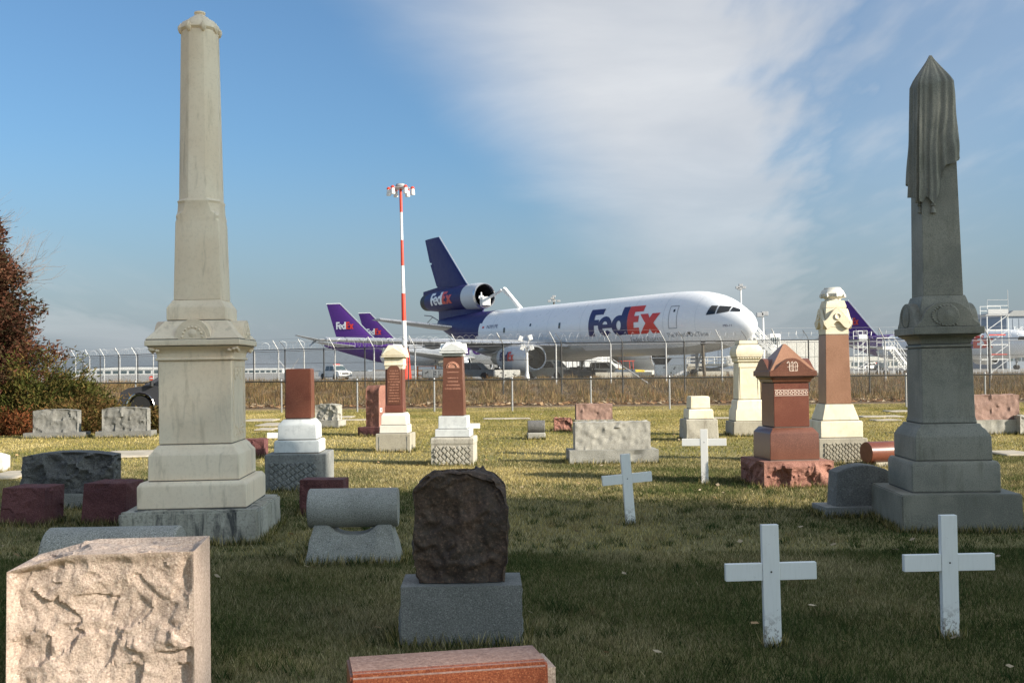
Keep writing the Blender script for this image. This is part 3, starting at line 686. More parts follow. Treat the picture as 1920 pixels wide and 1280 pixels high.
# the cloth: folds run down from the point, hem hangs lower towards the left front corner
NU, NVV = 224, 40
def square_pt(u):                                # u 0..4 around, 0 = front left corner going right
    k = int(u) % 4; f = u - int(u)
    return [(-1 + 2 * f, -1), (1, -1 + 2 * f), (1 - 2 * f, 1), (-1, 1 - 2 * f)][k]
rows = []
zy = lambda y: o2.z(y, q1 * 2)
hems = [(0, 372), (0.12, 366), (0.25, 372), (0.34, 380), (0.46, 352), (0.50, 338), (0.58, 312), (0.75, 304), (1.0, 291), (1.5, 300), (2.0, 330), (2.5, 345), (3.0, 330), (3.3, 352), (3.6, 366), (3.8, 378), (4.0, 372)]
hu = [h[0] for h in hems]; hz = [zy(h[1]) for h in hems]
for iu in range(NU):
    u = 4 * iu / NU; x, y = square_pt(u)
    hem = np.interp(u, hu, hz); colv = []
    fold = 0.5 + 0.5 * math.sin(u * 2 * math.pi * 2.6 + 1.7 * math.sin(u * 4.1) + 0.8 * math.sin(u * 9.7)); fold = fold ** 1.3 * (0.55 + 0.45 * math.sin(u * 6.7 + 1.0) ** 2)
    hem -= 0.045 * fold * (1 if u < 1.0 else .6)
    for iv in range(NVV + 1):
        v = iv / NVV; ub = u + 0.16 * v * math.sin(u * 1.7 + 0.4) + 0.03 * noise.noise(Vector((u * 2, v * 4, 3)))
        fold = 0.5 + 0.5 * math.sin(ub * 2 * math.pi * 2.6 + 1.7 * math.sin(ub * 4.1) + 0.8 * math.sin(ub * 9.7)); fold = fold ** 1.3 * (0.45 + 0.55 * math.sin(ub * 6.7 + 1.0) ** 2) * (0.8 + 0.5 * noise.noise(Vector((ub * 3, v * 3, 9))))
        fold2 = 0.5 + 0.5 * math.sin(ub * 2 * math.pi * 5.3 + 2.0 + 2 * noise.noise(Vector((ub * 2, v * 2, 1))))
        zt_ = s2 + 0.012 + (s1 - s2) * min(1, v / 0.14) if v < 0.14 else s1 + (hem - s1) * (v - 0.14) / 0.86
        if zt_ > s1: hh = 0.004 + (q1 - 0.004) * (s2 - zt_) / (s2 - s1)
        else: hh = q1 + (q0 - q1) * (s1 - zt_) / (s1 - s0)
        hh = max(hh, 0.004)
        am = (0.012 + 0.042 * v ** 0.7) * min(1, v * 9)
        off = 0.008 + am * fold + am * 0.35 * fold2 + 0.010 * v * (0.5 + 0.5 * math.sin(u * 11 + v * 3))
        ln = math.hypot(x, y); rr = (abs(x) ** 6 + abs(y) ** 6) ** (1 / 6)
        colv.append(Vector((x / rr * (hh + off), y / rr * (hh + off), zt_)))
    rows.append(colv)
mb = MB(); vr = [[mb.bm.verts.new(p) for p in c_] for c_ in rows]
inner = [mb.bm.verts.new(Vector((c_[-1].x * 0.90, c_[-1].y * 0.90, c_[-1].z + 0.01))) for c_ in rows]
for i in range(NU):
    k = (i + 1) % NU
    for j in range(NVV): mb.face([vr[i][j], vr[i][j + 1], vr[k][j + 1], vr[k][j]])
    mb.face([vr[i][NVV], inner[i], inner[k], vr[k][NVV]])
mb.build('stone_cloth', DG, T2, smooth=R(60))
for (u, yy) in ((0.30, 378), (3.86, 376)):
    x, y = square_pt(u); hh = q1 + (q0 - q1) * 0.5 + 0.012; zt_ = zy(yy)
    mb = MB().lathe([(0.004, .08), (.009, .05), (.022, .035), (.026, .015), (.016, .005), (.028, -.06), (.018, -.066)], 10, (x * hh, y * hh, zt_ - 0.05)); mb.build('tassel', DG, T2, smooth=R(40))

# ================================================================== 3. red granite monument with carved initial
o3 = Mon('monument', 'polished red granite monument with a carved letter under its gabled cap', 'monument', 1499, 914, 6.2, 126)
T3 = o3.t
wb = o3.wd(126); hb = o3.z(864, wb)
rock('rough_base', M['roughred'], T3, wb * 1.0, wb * 1.0, hb, 60, 0.17, 3.6, 3, margin=0.09, faces='FBLR', bulge=0.055, smooth=0.5); o3.ztop = hb; o3.last = [(hb, wb / 2, wb / 2)]
o3.block('plinth', M['redgran'], [(852.5, 89), (812, 88), (801, 72)], bev=0.004)
o3.block('die', M['brownred'], [(800.5, 64), (718, 63)], bev=0.004)
zd, hd3, _ = o3.lev(730, 63); zd0 = o3.lev(741, 63)[0]
mb = MB(); rnd = random.Random(2)
for z in (zd0 + .002, zd - .002): mb.box((0, -hd3, z), (hd3 * 1.92, 0.010, 0.008))
for i in range(9):
    cx_ = -hd3 * 0.85 + hd3 * 1.7 * i / 8
    for a in range(5):
        an = R(72 * a + i * 20); mb.lathe([(0.001, -.008), (.010, -.004), (.012, .002)], 6, (cx_ + .017 * math.cos(an), -hd3, (zd + zd0) / 2 + .020 * math.sin(an)), axis='Y')
mb.build('leaf_band', M['carve'], T3, smooth=R(40))
o3.block('neck', M['redgran'], [(717.5, 66), (715, 69), (711, 71), (708, 78), (706.5, 81)], bev=0.003)
zc0, hc0, _ = o3.lev(706, 86); zc1, _, _ = o3.lev(695, 86); zap = o3.z(644, 0.1); za = o3.z(671.5, 2 * hc0)
o3.block('cornice', M['redgran'], [(706, 86), (695, 86)], bev=0.005)
mb = MB().frus([(zc1 + .001, hc0 * .96, hc0 * .96), (zap - .02, .035, .035), (zap, .012, .012)]); mb.bevel(0.004); mb.build('cap_roof', M['tangran'], T3, smooth=R(25))
for ang in (0, 90, 180, 270):
    rot = Matrix.Rotation(R(ang), 3, 'Z')
    def hz_(x):                                  # ogee gable
        a = abs(x) / hc0; return zc1 + (za - zc1) * (0.5 + 0.5 * math.cos(math.pi * min(1, a / 0.92)))**0.8 + 0.004
    xs = [hc0 * 0.97 * (-1 + 2 * i / 24) for i in range(25)]
    poly = [(xs[0], zc1 + 0.001)] + [(xs[-1], zc1 + 0.001)] + [(x, hz_(x)) for x in reversed(xs)]
    mb = MB().prism(poly, -hc0 * 0.985, -hc0 * 0.28); mb.bevel(0.004, ang=0.9)
    for v in mb.bm.verts: v.co = rot @ v.co
    mb.build('gable', M['redgran'], T3, smooth=R(30))
# the old-english W
mb = MB(); yy_ = -hc0 * 0.985 - 0.001; zc_ = zc1 + (za - zc1) * 0.32
def stroke(pts, r=0.008):
    for a, b_ in zip(pts[:-1], pts[1:]):
        pa, pb = Vector((a[0], yy_, zc_ + a[1])), Vector((b_[0], yy_, zc_ + b_[1])); d = pb - pa
        dx = d.normalized(); rot = Matrix((dx, Vector((0, 1, 0)), Vector((0, -1, 0)).cross(dx))).transposed()
        mb.box((pa + pb) / 2, (d.length + r, 0.006, r), rot)
stroke([(-.085, .055), (-.065, .072), (-.052, .05), (-.052, -.045), (-.03, -.065), (.0, -.04)], .012)
stroke([(-.026, .06), (-.010, .07), (-.004, .05), (-.004, -.045)], .011); stroke([(-.004, -.045), (.02, -.068), (.05, -.048), (.058, -.02)], .011)
stroke([(.012, .05), (.034, .072), (.058, .05), (.058, -.05)], .011); stroke([(-.08, .0), (-.02, .012), (.02, .0), (.07, .014)], .006)
stroke([(-.03, -.04), (-.03, .05)], .005); stroke([(.028, -.05), (.028, .05)], .005)
mb.build('carved_letter', M['carve'], T3)

# ================================================================== 4. red shaft column with carved marble capital and ball finial
o4 = Mon('monument', 'tan granite column with carved cream capital and bulb finial on lattice base', 'monument', 1582, 869, 1.5, 87)
T4 = o4.t; CM_ = M['creammarb']
o4.block('base', M['concrete'], [(869, 88), (821, 87)], bev=0.01, first0=True, rough=(2, .004, 7, 3))
zb0, hb0, _ = o4.lev(864, 87); zb1 = o4.lev(829, 87)[0]
lattice(T4, M['concrete'], -hb0 * .78, hb0 * .78, zb0 + .02, zb1 - .005, -hb0 - 0.002, 0.062, 0.02)
o4.block('lower_plinth', CM_, [(817, 75), (791, 75), (788.5, 72)], bev=0.005)
o4.block('upper_plinth', CM_, [(788, 65), (783, 64), (762, 52), (757.5, 50)], bev=0.004)
o4.block('shaft', M['tangran'], [(757, 45), (627.5, 41)], bev=0.004)
o4.block('capital_block', CM_, [(627, 41), (611, 41), (600, 44)], bev=0.003)
o4.block('upper_block', CM_, [(577, 36), (574, 37), (563, 31)], bev=0.003)
zg0, hg0, _ = o4.lev(612, 52); zg1, hg1, _ = o4.lev(577, 42)
for ang in (0, 90, 180, 270):
    rot = Matrix.Rotation(R(ang), 3, 'Z')
    def gz(x): a = abs(x) / hg0; return zg0 + (zg1 - zg0) * (0.30 + 0.70 * (0.5 + 0.5 * math.cos(math.pi * min(1, a))))
    def gl(x): a = abs(x) / hg0; return zg0 + (zg1 - zg0) * (-0.12 + 0.42 * math.exp(-(a / 0.38) ** 2) + 0.28 * max(0, a - 0.75) / 0.25)
    xs = [hg0 * (-1 + 2 * i / 24) for i in range(25)]
    poly = [(x, gl(x)) for x in xs] + [(x, gz(x)) for x in reversed(xs)]
    mb = MB().prism(poly, -hg0 * 0.99, -hg0 * 0.80)
    mb.lathe([(0.001, -.006), (.034, -.006), (.040, -.018), (.056, -.018), (.062, .0)], 14, (0, -hg0 * .99, zg0 + (zg1 - zg0) * .55), axis='Y')
    mb.bevel(0.003, ang=0.9)
    for v in mb.bm.verts: v.co = rot @ v.co
    mb.build('gable', CM_, T4, smooth=R(35))
mb = MB().frus([(zg0, hg0 * .82, hg0 * .82), (zg1, hg0 * .70, hg0 * .70)]); mb.build('capital_core', CM_, T4)
zf0 = o4.z(562.5, .3); zf1 = o4.z(538, .3); hf = zf1 - zf0
mb = MB().lathe([(.15, zf0), (.13, zf0 + hf * .06), (.14, zf0 + hf * .12), (.20, zf0 + hf * .30), (.215, zf0 + hf * .5), (.19, zf0 + hf * .76), (.15, zf0 + hf * .90), (.155, zf0 + hf * .93), (.14, zf0 + hf)], 8)
for k in range(8):
    a = R(45 * k); mb.lathe([(.001, -.03), (.022, -.02), (.028, 0), (.02, .03), (.001, .05)], 7, (.205 * math.cos(a), .205 * math.sin(a), zf0 + hf * .34))
mb.build('finial', M['whitemarb'], T4, smooth=R(35))

# ================================================================== 5. cream column, half hidden by the red monument
o5 = Mon('monument', 'cream marble column on a stone block beside the red gabled monument', 'monument', 1410, 818, 2.0, 66)
o5.block('base', M['concrete'], [(818, 66), (790, 65)], bev=0.012, first0=True, rough=(2, .008, 6, 6))
o5.block('plinth', CM_, [(789.5, 55), (770, 54), (764, 48), (752, 46), (749, 42)], bev=0.004)
o5.block('die', CM_, [(748.5, 40), (680, 38)], bev=0.004)
zA, hA, _ = o5.lev(752, 40); zB = o5.lev(682, 39)[0]
mb = MB()
for x in (-1, 1): mb.box((x * hA * .82, -hA, (zA + zB) / 2), (.012, .010, (zB - zA) * .86))
mb.box((0, -hA, zB - .07), (hA * 1.6, .010, .012)); mb.build('panel_moulding', CM_, o5.t)
o5.block('necking', CM_, [(679.5, 40), (677, 43), (672, 43), (670, 46)], bev=0.003)
zD, hD, _ = o5.lev(671, 46)
for i in range(10): mb = MB().box((-hD * .9 + hD * 1.8 * i / 9, -hD - .006, zD), (hD * .11, .03, .03)); mb.bevel(.004); mb.build('dentil', CM_, o5.t)
o5.block('cap', CM_, [(669.5, 46), (662, 50), (655, 48), (648, 40), (646, 36)], bev=0.006)
o5.block('top_block', CM_, [(645.5, 34), (638, 33)], bev=0.006)

# ================================================================== 6. stepped white stump
o6 = Mon('monument', 'short stepped white marble stump on a cracked stone block', 'monument', 1317, 827, 3.0, 60)
o6.block('base', M['caststone'], [(827, 60), (786, 58)], bev=0.012, first0=True, rough=(3, .014, 7, 9))
o6.block('step', M['creammarb'], [(785.5, 46), (769, 45), (766.5, 41)], bev=0.006)
o6.block('top_block', M['creammarb'], [(766, 36), (745, 35), (742.5, 32)], bev=0.008)

# ================================================================== 7. lattice pillar
o7 = Mon('monument', 'red granite pillar under a grey gabled cap on a diamond lattice base', 'monument', 848, 874, -3.4, 79)
T7 = o7.t
o7.block('base', M['caststone'], [(874, 79), (833, 79), (831, 81), (823, 81), (820, 78)], bev=0.008, first0=True, rough=(2, .004, 8, 2))
zl0, hl0, _ = o7.lev(872, 79); zl1 = o7.lev(834, 79)[0]
lattice(T7, M['caststone'], -hl0 * .86, hl0 * .86, 0.02, zl1 - .015, -hl0 - .002, 0.078, 0.030, ang=1.0)
for x in (-1, 1): mb = MB().box((x * hl0 * .93, -hl0 - .004, (zl1 + .0) / 2), (hl0 * .12, .014, zl1)); mb.build('panel_frame', M['caststone'], T7)
o7.block('lower_step', M['bluemarb'], [(819.5, 65), (804.5, 65)], bev=0.005)
o7.block('upper_step', M['bluemarb'], [(804, 54), (780, 53)], bev=0.005)
o7.block('die', M['redgran'], [(779.5, 41), (669, 35)], bev=0.003)
zt7, ht7, _ = o7.lev(700, 36.5); zz0 = o7.lev(779, 41)
script_rows(T7, M['engrave'], -ht7 * .82, ht7 * .82, o7.z(745, .3), o7.z(705, .3), 6, -o7.lev(722, 38)[2] - .0005, .028, 4)
mb = MB(); fz = o7.z(690, .3)
mb.prism(arch_pts(0, fz, .115, 0, 180, 14, .115) + [], -ht7 - .004, -ht7 + .02)
for q in range(7):
    a = R(15 + 25 * q); mb.lathe([(.001, -.014), (.016, -.008), (.02, .0)], 6, (.075 * math.cos(a), -ht7 - .003, fz + .01 + .075 * math.sin(a)), axis='Y')
mb.box((0, -ht7, fz - .07), (.20, .008, .012)); mb.build('fan_carving', M['engrave'], T7, smooth=R(40))
o7.block('frieze', M['bluemarb'], [(668.5, 38), (666, 40), (663.5, 41)], bev=0.003)
o7.block('cap_slab', M['bluemarb'], [(663, 49), (658.5, 49)], bev=0.004)
z0, h0, _ = o7.lev(658, 48); z1 = o7.z(641, .3)
mb = MB().frus([(z0, h0 * .96, h0 * .96), (z0 + (z1 - z0) * .22, h0 * .90, h0 * .90), (z1, h0 * .52, h0 * .52)]); mb.bevel(.004); mb.build('cap_roof', M['bluemarb'], T7, smooth=R(25))
for ang in (0, 90, 180, 270):
    mb = MB().prism([(-h0 * .92, z0 + .004), (h0 * .92, z0 + .004), (h0 * .92, z0 + .03), (0, z1 - .02), (-h0 * .92, z0 + .03)], -h0 * 1.0, -h0 * .4)
    rot = Matrix.Rotation(R(ang), 3, 'Z')
    for v in mb.bm.verts: v.co = rot @ v.co
    mb.bevel(.003); mb.build('gable', M['bluemarb'], T7)

# ================================================================== 8. pillar with white cap and arched tablet
o8 = Mon('monument', 'cream capped pillar with an arched red inscription tablet on white steps', 'monument', 737, 848, -3.0, 65)
T8 = o8.t
o8.block('base', M['concrete'], [(848, 65), (813, 65)], bev=0.010, first0=True, rough=(2, .004, 8, 5))
zp, hp, _ = o8.lev(846, 65); zp1 = o8.lev(817, 65)[0]
for x in (-1, 1): mb = MB().box((x * hp * .80, -hp - .001, zp1 / 2), (.012, .008, zp1 * .95)); mb.build('panel_joint', M['castdark'], T8)
o8.block('lower_step', M['whitemarb'], [(811.5, 52), (797, 51)], bev=0.005)
o8.block('upper_step', M['whitemarb'], [(796.5, 47), (779, 46), (774, 40)], bev=0.005)
o8.block('die', M['brownred'], [(773.5, 34), (764, 34), (762, 33), (693, 32)], bev=0.003)
zq0, hq, _ = o8.lev(758, 33); zq1 = o8.lev(698, 32.5)[0]
poly = [(-hq * .78, zq0), (hq * .78, zq0)] + arch_pts(0, zq1, hq * .78, 0, 180, 14, hq * .85)
mb = MB().prism(poly, -hq - .010, -hq + .03); mb.bevel(.003); mb.build('arched_tablet', M['redgran'], T8, smooth=R(30))
script_rows(T8, M['engrave'], -hq * .66, hq * .66, zq0 + .04, zq1 + .06, 12, -hq - .0105, .026, 8)
o8.block('capital', M['creammarb'], [(692.5, 33), (686, 34), (684, 37), (682, 35), (672, 35), (671, 37)], bev=0.003)
o8.block('cornice', M['creammarb'], [(670.5, 46), (667, 46)], bev=0.004)
z0, h0, _ = o8.lev(666.5, 45); z1 = o8.z(647, .3)
mb = MB().frus([(z0, h0 * .96, h0 * .96), (z0 + (z1 - z0) * .2, h0 * .90, h0 * .90), (z1, h0 * .50, h0 * .50)]); mb.bevel(.005); mb.build('cap_roof', M['creammarb'], T8, smooth=R(25))
for ang in (0, 90, 180, 270):
    mb = MB().prism([(-h0 * .9, z0 + .004), (h0 * .9, z0 + .004), (h0 * .9, z0 + .03), (0, z1 - .05), (-h0 * .9, z0 + .03)], -h0 * .99, -h0 * .4)
    rot = Matrix.Rotation(R(ang), 3, 'Z')
    for v in mb.bm.verts: v.co = rot @ v.co
    mb.bevel(.003); mb.build('gable', M['creammarb'], T8)

# ================================================================== 9. brown block monument on white plinths
o9 = Mon('monument', 'brown polished granite block on two white plinths and a dark lattice base', 'monument', 554, 922, 2.0, 113)
T9 = o9.t
o9.block('base', M['castdark'], [(922, 113), (851, 112)], bev=0.010, first0=True, rough=(2, .004, 8, 1))
zb0, hb0, _ = o9.lev(920, 113); zb1 = o9.lev(866, 112)[0]
lattice(T9, M['castdark'], -hb0 * .84, hb0 * .70, .03, zb1, -hb0 - .002, 0.070, 0.016)
o9.block('lower_plinth', M['bluemarb'], [(851, 83), (829, 83), (825, 79)], bev=0.008)
o9.block('upper_plinth', M['bluemarb'], [(822.5, 71), (797, 70), (786, 54)], bev=0.007)
o9.block('die', M['brownred'], [(785.5, 48), (691, 46)], bev=0.012, seg=2)

# ================================================================== 10. tall red stone with rounded top
oA = Mon('headstone', 'tall red granite headstone with rounded top and rough edge beside the capped pillar', 'headstone', 698, 818, -23, 28, depth=0.75)
wA = oA.w * 0.86; hA_ = oA.z(722.5, .7); zA_ = oA.z(800, .7)
rock('base', M['maroon'], oA.t, oA.w * 1.55, 1.02, zA_, 20, 0.03, 6, 5, margin=.05, faces='FBLR', bulge=.015)
def wp(p):
    hh = hA_ - zA_; a = p.z / hh
    if a > 0.86: p.y *= 1 - 0.28 * ((a - 0.86) / 0.14) ** 2
    return p
rock('body', M['roughred'], oA.t, wA, .72, hA_ - zA_, 34, 0.035, 7, 6, margin=.03, faces='F', warp=wp, z0=zA_)
mb = MB().box((wA / 2 + .004, -.26, zA_ + .42), (.004, .10, .10)); mb.box((wA / 2 + .006, -.26, zA_ + .42), (.002, .05, .05), mi=1)
mb.build('notice_card', [M['white'], M['darkmetal']], oA.t)

# ================================================================== rough headstones
def slab(name, label, cat, x, y, rz, wpx, depth, ytop, mat, bmat=None, ybase=None, wbase=None, dbase=None, amp=.02, scale=7, seed=1, margin=.03, faces='FBLRT', arch=0.0, group=None, n=34, bulge=.01, slant=0.0, tilt=(0, 0), bamp=.02, bfaces='FBLR', narrow=0.0):
    """headstone (optionally on a base); y is the foot of whatever touches the grass"""
    o = Mon(name, label, cat, x, y, rz, wbase or wpx, depth=dbase or depth, group=group, tilt=tilt)
    zb = 0
    wbody = wpx / (F * o.ca) * o.Dc
    if bmat:
        zb = max(0.04, o.z(ybase, dbase or depth, 1)); rock('base', bmat, o.t, o.w, dbase or depth, zb, max(16, n // 2), bamp, scale, seed + 10, margin=.03, faces=bfaces, bulge=.006)
    amp = amp * 1.5; bamp = bamp * 1.4
    top = o.z(ytop, 0.0) if not bmat else EYE + (yh(x) - ytop) * (o.Dc - depth / 2) / F
    hh = top - zb
    def wf(p):
        a = p.z / hh
        if arch: p.z -= arch * a * (abs(p.x) / (wbody / 2)) ** 2
        if slant: p.y += slant * a
        if narrow: p.x *= 1 - narrow * a
        return p
    rock('body', mat, o.t, wbody, depth, hh, n, amp, scale, seed, margin=margin, faces=faces, warp=wf, z0=zb + (.002 if bmat else 0), bulge=bulge)
    return o

slab('headstone', 'dark grey rough headstone with low arched top between maroon markers', 'headstone', 126, 955, 6, 156, .34, 847, M['slategran'], M['greygran'], 925, 112, .42, amp=.085, scale=6.5, seed=2, arch=.05, n=60, faces='FBLR')
slab('grave_marker', 'maroon granite block marker at the corner of the shaded plot', 'gravestone', 40, 988, -6, 74, .40, 911, M['maroon'], amp=.02, scale=8, seed=3, group='maroon block markers', slant=.05, narrow=.04)
slab('grave_marker', 'maroon granite block marker beside the pale obelisk base', 'gravestone', 193, 985, -6, 76, .42, 903, M['maroon'], amp=.02, scale=8, seed=4, group='maroon block markers', slant=.05, narrow=.04)
slab('headstone', 'light grey headstone with smooth panel in front of the junipers', 'headstone', 100, 822, 4, 76, .30, 767, M['midgran'], M['midgran'], 811, 104, .55, amp=.05, scale=5, seed=5, arch=.04)
slab('headstone', 'grey headstone with chipped wavy face near the parked car', 'headstone', 231, 821, 4, 79, .32, 763, M['midgran'], M['midgran'], 808, 98, .55, amp=.06, scale=5, seed=6, arch=.05)
slab('grave_marker', 'small maroon stone peeking out behind the pale obelisk', 'gravestone', 472, 858, 0, 44, .36, 822, M['maroon'], amp=.03, scale=7, seed=7)
slab('headstone', 'pale rough headstone behind the brown block monument', 'headstone', 609, 803, -12, 41, .36, 757, M['paleGran'], M['paleGran'], 788, 50, .60, amp=.06, scale=5, seed=8, arch=.03)
slab('grave_marker', 'maroon square marker behind the grey roll marker', 'gravestone', 603, 967, -3, 79, .30, 896, M['maroon'], amp=.025, scale=7, seed=9, faces='FBLR')
slab('headstone', 'mauve rough block headstone near the fence', 'headstone', 1116, 792, 2, 67, .42, 757, M['mauve'], M['paleGran'], 787, 75, .8, amp=.045, scale=4.5, seed=12, margin=.05)
slab('grave_marker', 'small rough red stone between the roll marker and the wide grey headstone', 'gravestone', 1056, 809, 2, 32, .35, 783, M['roughred'], amp=.06, scale=6, seed=13, margin=.02)
slab('headstone', 'wide pale grey headstone with stippled face on a rough base', 'headstone', 1152, 870, 3, 139, .34, 791, M['paleGran'], M['greygran'], 843, 166, .60, amp=.022, scale=10, seed=14, margin=.03, n=46, bamp=.07)
slab('headstone', 'dark grey headstone with curved top leaning behind the draped obelisk', 'headstone', 1628, 970, 4, 100, .26, 872, M['midgran'], M['greygran'], 949, 146, .46, amp=.008, scale=9, seed=15, arch=.07, narrow=.08)
slab('headstone', 'mauve block headstone on a pale chipped base beyond the draped obelisk', 'headstone', 1875, 815, 3, 76, .40, 740, M['mauve'], M['paleGran'], 787, 80, .62, amp=.035, scale=6, seed=16, margin=.03, bamp=.06)
slab('headstone', 'pale headstone standing close beside the mauve block headstone on its pale base', 'headstone', 1936, 815, 3, 40, .36, 778, M['paleGran'], amp=.03, scale=6, seed=17)
slab('headstone', 'white rounded headstone standing alone beside the dark grey arched headstone', 'headstone', -24, 886, 6, 58, .26, 848, M['whitemarb'], amp=.006, scale=6, seed=18, arch=.06)

# foreground: rough pink granite
oP = Mon('headstone', 'large rough pink granite headstone with a broken chipped face', 'headstone', 190, 1640, 7.0, 326, depth=.34)
hP = 1.05
def wpk(p):
    a = p.z / hP
    p.x *= 1.02 - 0.02 * a
    if a > .9 and p.x < -.10: p.z -= .055 * min(1, (-.10 - p.x) / .22) * (a - .9) / .1
    return p
rock('body', M['pinkgran'], oP.t, oP.w, .34, hP, 190, 0.085, 4.2, 21, margin=.035, faces='FBLT', warp=wpk, bulge=.006, smooth=0.5)
# grey roll-top marker behind it
oU = Mon('bolster_marker', 'smooth grey roll top marker behind the rough pink headstone', 'gravestone', 195, 1290, 3, 236, depth=.36)
mb = MB().box((0, 0, .25), (oU.w * 1.1, .42, .5)); mb.bevel(.012); mb.build('base', M['greygran'], oU.t, smooth=R(30))
zt_ = EYE - (986 - yh(190)) * oU.Dc / F
mb = MB().cyl((-oU.w / 2, 0, zt_ - .17), (oU.w / 2, 0, zt_ - .17), .17, n=40); mb.bevel(.008, ang=.8); mb.build('roll', M['greygran'], oU.t, smooth=R(30))
mb = MB().prism([(-oU.w * .42, .49), (oU.w * .42, .49), (oU.w * .38, zt_ - .20), (-oU.w * .38, zt_ - .20)], -.13, .13); mb.build('saddle', M['greygran'], oU.t)

# black rock on granite base
oK = Mon('headstone', 'dark brown rough boulder headstone on a grey granite base', 'headstone', 866, 1214, 1.5, 226, depth=.40)
zk = oK.z(1096, .40, 1)
rock('base', M['fleckgran'], oK.t, oK.w, .40, zk, 44, .045, 5, 31, margin=.03, faces='BLR', bulge=.012, smooth=.5)
wk = 184 / F * (oK.Dc - .05); hk = EYE + (yh(866) - 879) * (oK.Dc - .1) / F - zk
def wkf(p):
    a = p.z / hk; p.x *= 0.93 + .07 * min(1, a / .25)
    c = .055; cr = max(0, a - .80) / .20
    p.x *= 1 - .30 * cr ** 2.2
    p.z -= .075 * (abs(p.x) / (wk / 2)) ** 2 * cr
    return p
rock('boulder', M['blackrock'], oK.t, wk * .97, .28, hk, 100, .075, 5.0, 36, margin=0, warp=wkf, z0=zk + .001, smooth=.7)

# red slant marker at the very front
zS = .735
oS = thing('slant_marker', 'polished orange red granite slant marker with a bluish top edge', 'gravestone', (G(836, 1250, zS).x, G(836, 1250, zS).y + .08, 0), R(12), None)
wS = .615
poly = [(-.12, 0), (.14, 0), (.12, zS), (-.058, zS - .002), (-.075, zS - .012)]
mb = MB(); mb.prism([(p[0], p[1]) for p in poly], -wS / 2, wS / 2, axis='X'); mb.bevel(.008, 2)
for f_ in mb.bm.faces:
    f_.normal_update(); f_.material_index = 1 if abs(f_.normal.z) > .9 and f_.calc_center_median().z > .3 else 0
mb.build('body', [M['slantred'], M['mauve']], oS, smooth=R(30))
rock('rough_end', M['pinkgran'], oS, .03, .17, zS - .03, 22, .025, 9, 40, margin=.02, faces='R', cx=wS / 2 + .014, cy=.03)

# roll marker on saddle
oQ = Mon('bolster_marker', 'grey granite roll marker resting on a rough saddle base', 'gravestone', 659, 1060, 2.0, 186, depth=.42)
rr = 36 / F * oQ.Dc; zc = EYE + (yh(659) - 950) * oQ.Dc / F; wQ = 166 / F * (oQ.Dc)
mb = MB().cyl((-wQ / 2, 0, zc), (wQ / 2, 0, zc), rr, n=48); mb.bevel(.008, 2, .8); mb.build('roll', M['greygran'], oQ.t, smooth=R(30))
hB = zc - rr * 0.80
def wsd(p):
    a = p.z / hB; p.x *= 1 - .20 * a; p.y *= 1 - .45 * a
    dip = max(0, 1 - (abs(p.x) / (oQ.w * .24)) ** 3); p.z -= .085 * dip * a ** 3
    return p
rock('saddle_base', M['greygran'], oQ.t, oQ.w, .42, hB, 46, .040, 5, 44, margin=0, faces='FBLR', warp=wsd, smooth=.6)

# little roll marker, brown roll
oJ = Mon('bolster_marker', 'small dark roll marker on a pale block in the sunny grass', 'gravestone', 1006, 824, 0, 34, depth=.45)
zj = oJ.z(811, .4, 1); mb = MB().box((0, 0, zj / 2), (oJ.w, .45, zj)); mb.bevel(.02); mb.build('base', M['paleGran'], oJ.t)
rj = 11.5 / F * oJ.Dc; mb = MB().cyl((-oJ.w * .48, 0, zj + rj * .97), (oJ.w * .48, 0, zj + rj * .97), rj, n=28); mb.bevel(.01, 1, .8); mb.build('roll', M['slategran'], oJ.t, smooth=R(30))
oR = Mon('bolster_marker', 'polished brown granite roll lying behind the draped obelisk', 'gravestone', 1690, 876, 16, 90, depth=.5)
rb = 20 / F * oR.Dc
mb = MB().box((0, 0, .04), (oR.w * .8, rb * 1.5, .08)); mb.bevel(.01); mb.build('base', M['concrete'], oR.t)
mb = MB().cyl((-oR.w / 2, 0, rb + .06), (oR.w / 2, 0, rb + .06), rb, n=36); mb.bevel(.008, 1, .8); mb.build('roll', M['brownred'], oR.t, smooth=R(30))

# ================================================================== white wooden crosses
def cross(label, x, y, hpx, span_px, arm_px, rz, lean=0.0, lean2=0.0, D=None, group=None):
    g = G(x, y) if D is None else Vector((P(x, 700, D).x, D, 0))
    s = g.y / F; t_ = thing('wooden_cross', label, 'cross', g, R(rz), group, (lean2, lean))
    h = hpx * s; sp = span_px * s; zc_ = arm_px * s; bw = .105 * (1.0 if D is None else 1)
    bw = .100; th = .040
    mb = MB().box((0, 0, (h - .12) / 2), (bw, th, h + .12)); mb.bevel(.002); mb.build('upright', M['crosswhite'], t_)
    for sx in (-1, 1):
        L = sp / 2 - bw / 2 - .001
        mb = MB().box((sx * (bw / 2 + .001 + L / 2), .002, zc_), (L, th * .95, bw)); mb.bevel(.002); mb.build('arm', M['crosswhite'], t_)
    mb = MB().lathe([(.001, -.003), (.005, -.002), (.006, 0)], 8, (0, -th / 2 - .0005, zc_), axis='Y'); mb.build('nail', M['nail'], t_)
    return t_
cross('white wooden cross in the shaded front grass, its bar paint worn', 1449, 1212, 227, 170, 140, 1, R(-.8))
cross('white wooden cross standing before the draped obelisk', 1782, 1196, 229, 171, 141, 2, R(-.2))
cross('white wooden cross tilted, in the grass before the wide grey headstone', 1183, 985, 134, 95, 88, 8, R(-4.2))
cross('thin white cross beside the red monument with carved letter', 1322, 908, 103, 82, 79, -10, R(-.5))
cross('white cross mostly hidden behind the brown block monument', 529, 862, 70, 57, 50, 0, D=19.3)
cross('white cross mostly hidden behind the lattice pillar', 873, 850, 66, 52, 50, 0, D=21.0)

